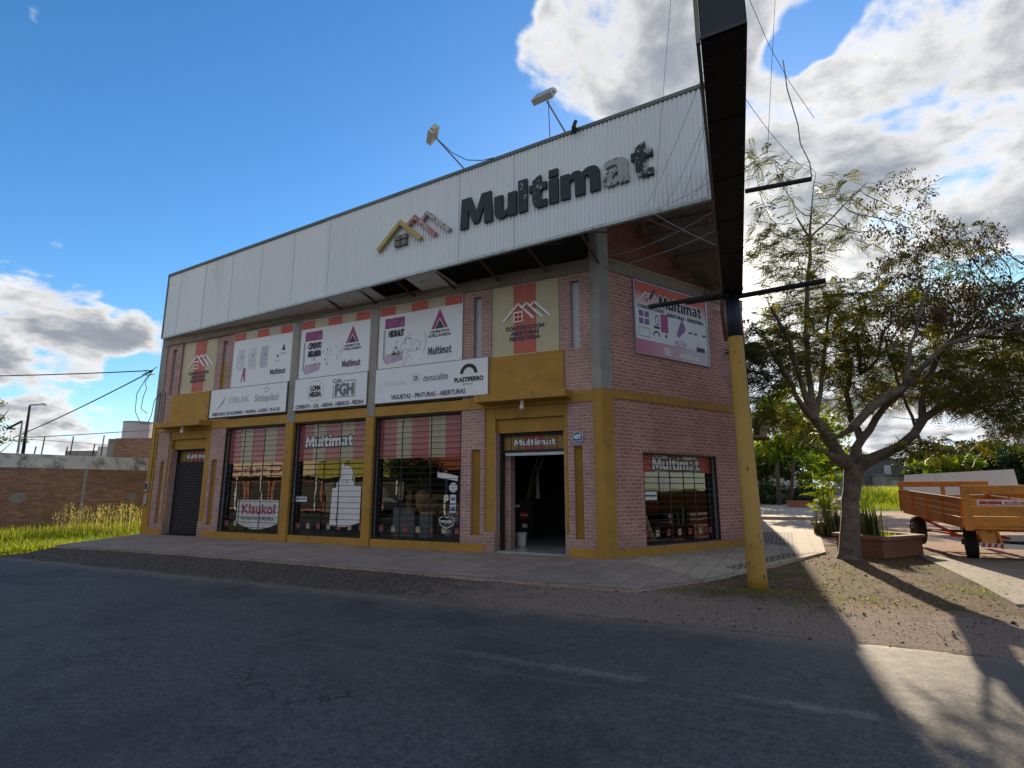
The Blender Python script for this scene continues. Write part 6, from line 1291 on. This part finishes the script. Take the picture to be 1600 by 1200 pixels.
R_ = empty('red_gate', (-25.6,-3.5,-.35), 'faded red panel gate at the left end of the brick wall', 'gate'); a.build('panel', REDW, R_)
a = MB(FW_); a.box(4.72,4.85,-.14,-.02,.1,.9); a.build('hinge_post', RENDW, R_)
R_ = empty('wire_fence', (-25,-1,3.2), 'thin rusty posts and wire standing on top of the boundary wall', 'fence'); px_ = [(65,708,675),(103,708,690),(110,708,672),(158,709,668),(145,709,684),(54,706,690)]
for (x, y0, y1) in px_:
    g0 = at(x, y0, 24.6+.02*x); 
    a = MB(); a.tube([V3(g0-[0,0,.1]), (g0[0]+.06,g0[1],3.2+(y0-y1)/866*25)], .028, 6); a.build('post', RUST, R_)
a = MB(); a.tube([V3(at(30,684,25)), V3(at(110,680,26)), V3(at(235,672,28))], .02, 5); a.tube([V3(at(40,686,25)), V3(at(100,690,26)), V3(at(180,696,27))], .012, 5); a.build('wire', WIREG, R_)
for i, (x, t_, y1, r) in enumerate(((36,26.5,633,.06),(28,27,658,.05))):
    g0 = at(x, 706, t_); g1 = at(x+(11 if i == 0 else 7), y1, t_); R_ = empty('yard_lamp', (float(g0[0]),float(g0[1]),0), ('taller' if not i else 'shorter')+' thin metal lamp post behind the brick wall at far left', 'lamp post', 'lamp posts behind the brick wall')
    a = MB(); a.tube([(float(g0[0]),float(g0[1]),0), V3(g0), V3(g1)], [r*1.3,r*1.3,r*.8], 8); a.build('post', DKM if i == 0 else ALU, R_)
    a = MB(); h = Vector(V3(g1)); e = h+Vector((.45,.3,.05)) if i == 0 else h+Vector((-.5,-.3,-.35)); a.bar(h, e, .09,.07); a.bar(e, e+Vector((.22,.12,-.03)), .22,.10); a.build('lamp_head', DKM if i else ALU, R_)
    
T0 = at(214,700,31); R_ = empty('water_tank', (float(T0[0]),float(T0[1]),3), 'round grey white water tank on a roof behind the brick wall', 'water tank'); a = MB(); z0, z1 = float(at(214,694,31)[2]), float(at(214,661,31)[2]); a.tube([(T0[0],T0[1],z0-.3),(T0[0],T0[1],z1)], .78, 28); a.build('tank', mat('tank_white', (.52,.53,.54), .7, .08, 2), R_, smooth=False)
a = MB(); a.tube([(T0[0],T0[1],z1),(T0[0],T0[1],z1+.06)], .80, 28); a.build('lid', CONCG, R_)
def slab(name, label, cat, px0, px1, py0, py1, t, d, m, pname):
    a_ = Vector(V3(at(px0, py1, t))); b_ = Vector(V3(at(px1, py1, t))); z1 = float(at((px0+px1)/2, py0, t)[2]); x = b_-a_; x.z = 0; w = x.length; R_ = empty(name, (a_.x,a_.y,0), label, cat); fr = Matrix.Translation((a_.x,a_.y,0)) @ Matrix.Rotation(math.atan2(x.y,x.x),4,'Z'); q = MB(fr); q.box(0,w,0,d,-.3,z1); q.build(pname, m, R_); return R_
slab('brick_house','brick house corner with flat top below the water tank','building',176,262,684,720,28.6,3,BRICKL,'wall')
slab('chimney_block','narrow grey block beside the brick house and the water tank','chimney',165,178,685,720,29.5,.6,CONCG,'stack')
slab('pale_house','pale low house wall behind the boundary wall','building',150,172,697,720,30.5,3,RENDW,'wall')
a = Vector(V3(at(100,713,33))); R_ = slab('grey_roof_house','low grey roof behind the boundary wall, left of the pale house wall','building',100,152,704,720,33,3,CONCG,'wall')
# ================================================================ ACROSS THE ROAD (seen mirrored in the show windows)
def across(name, label, x0, x1, y, h, wallm, fasm, dark, word=None, wordm=None):
    R_ = empty(name, ((x0+x1)/2,y,0), label, 'building'); fr = Matrix.Translation((x1,y,0)) @ Matrix.Rotation(math.pi,4,'Z'); w = x1-x0
    a = MB(fr); a.box(0,w,0,8,-.2,h); a.build('wall', wallm, R_)
    a = MB(fr); a.box(-.1,w+.1,-1.2,-.01,h-1.5,h-.1); f = a.build('fascia', fasm, R_)
    n = int(w/3.2)
    for k in range(n):
        a = MB(fr); c = w*(k+.5)/n; a.box(c-1.2,c+1.2,-.06,-.005,.0,h-2.0); a.build('opening', dark, R_)
        a = MB(fr); c = w*k/n+.05; a.box(c,c+.16,-1.1,-.95,-.2,h-1.5); a.build('post', WHT, R_)
    if word: a = MB(fr); a.text(word, w*.25, w*.8, h-1.15, .6, -1.21, bold=.03); a.build('lettering', wordm, f)
    return R_
across('cafe_building','cream fronted cafe with purple lettering across the road, seen mirrored in the leftmost show window',-50,-33,-24,4.4,mat('terracotta_wall', (.34,.15,.10), .8),mat('cream_fascia', (.62,.52,.34), .8),DKW,'Cremeria',PUR)
across('market_building','low shop with green yellow awning across the road, seen mirrored in the middle show window',-32,-23.5,-23,4.2,mat('grey_wall', (.16,.15,.14), .8),mat('olive_awning', (.35,.34,.06), .8),DKW)
across('tiled_building','dark building with red brown tiled eave mirrored in the third show window',-22.5,-8,-23,4.6,mat('brown_wall', (.10,.07,.05), .8),mat('rust_tiles', (.26,.08,.03), .8, .3, 4),DKW)
across('corner_building','grey corner building across the road behind the photographer',-6,22,-27,4.4,mat('ash_wall', (.12,.12,.12), .8),mat('grey_fascia', (.16,.16,.16), .8),DKW)
p = Vector((-24.5,-19.6,-.12)); R_ = empty('white_van', p, 'white van with red stripe parked across the road, mirrored in the middle show window', 'van'); fr = Matrix.Translation(p)
a = MB(fr); a.solid([(-2.2,.35),(2.2,.35),(2.25,1.0),(1.6,1.2),(1.0,1.95),(-2.1,2.0),(-2.25,1.4)], -.85, .85); a.build('body', mat('van_white', (.6,.6,.58), .3), R_, bevel=.06)
a = MB(fr); a.solid([(1.5,1.2),(.98,1.8),(-.1,1.82),(-.1,1.2)], .853, .86); a.solid([(-.3,1.2),(-.3,1.82),(-1.9,1.82),(-1.9,1.2)], .853, .86); a.build('windows', INK, R_); a = MB(fr); a.box(-2.2,2.2,.853,.862,.8,.95); a.build('stripe', REDP, R_)
for x in (-1.4,1.4):
    for y in (-.8,.8): a = MB(fr); a.tube([(x,y-.1,.35),(x,y+.1,.35)], .35, 18); a.build('wheel', TYR, R_)
shrub('street_tree_across','round leafy tree across the road, seen mirrored in the third show window','tree',(-20.5,-19.5,0),[(-20.5,-19.5,3.4,1.9,1.9,1.5),(-19.8,-19.5,2.6,1.2,1.2,.9)],3500,.13,LEAFD,[([(-20.5,-19.5,-.1),(-20.5,-19.5,3)],[.15,.08])])
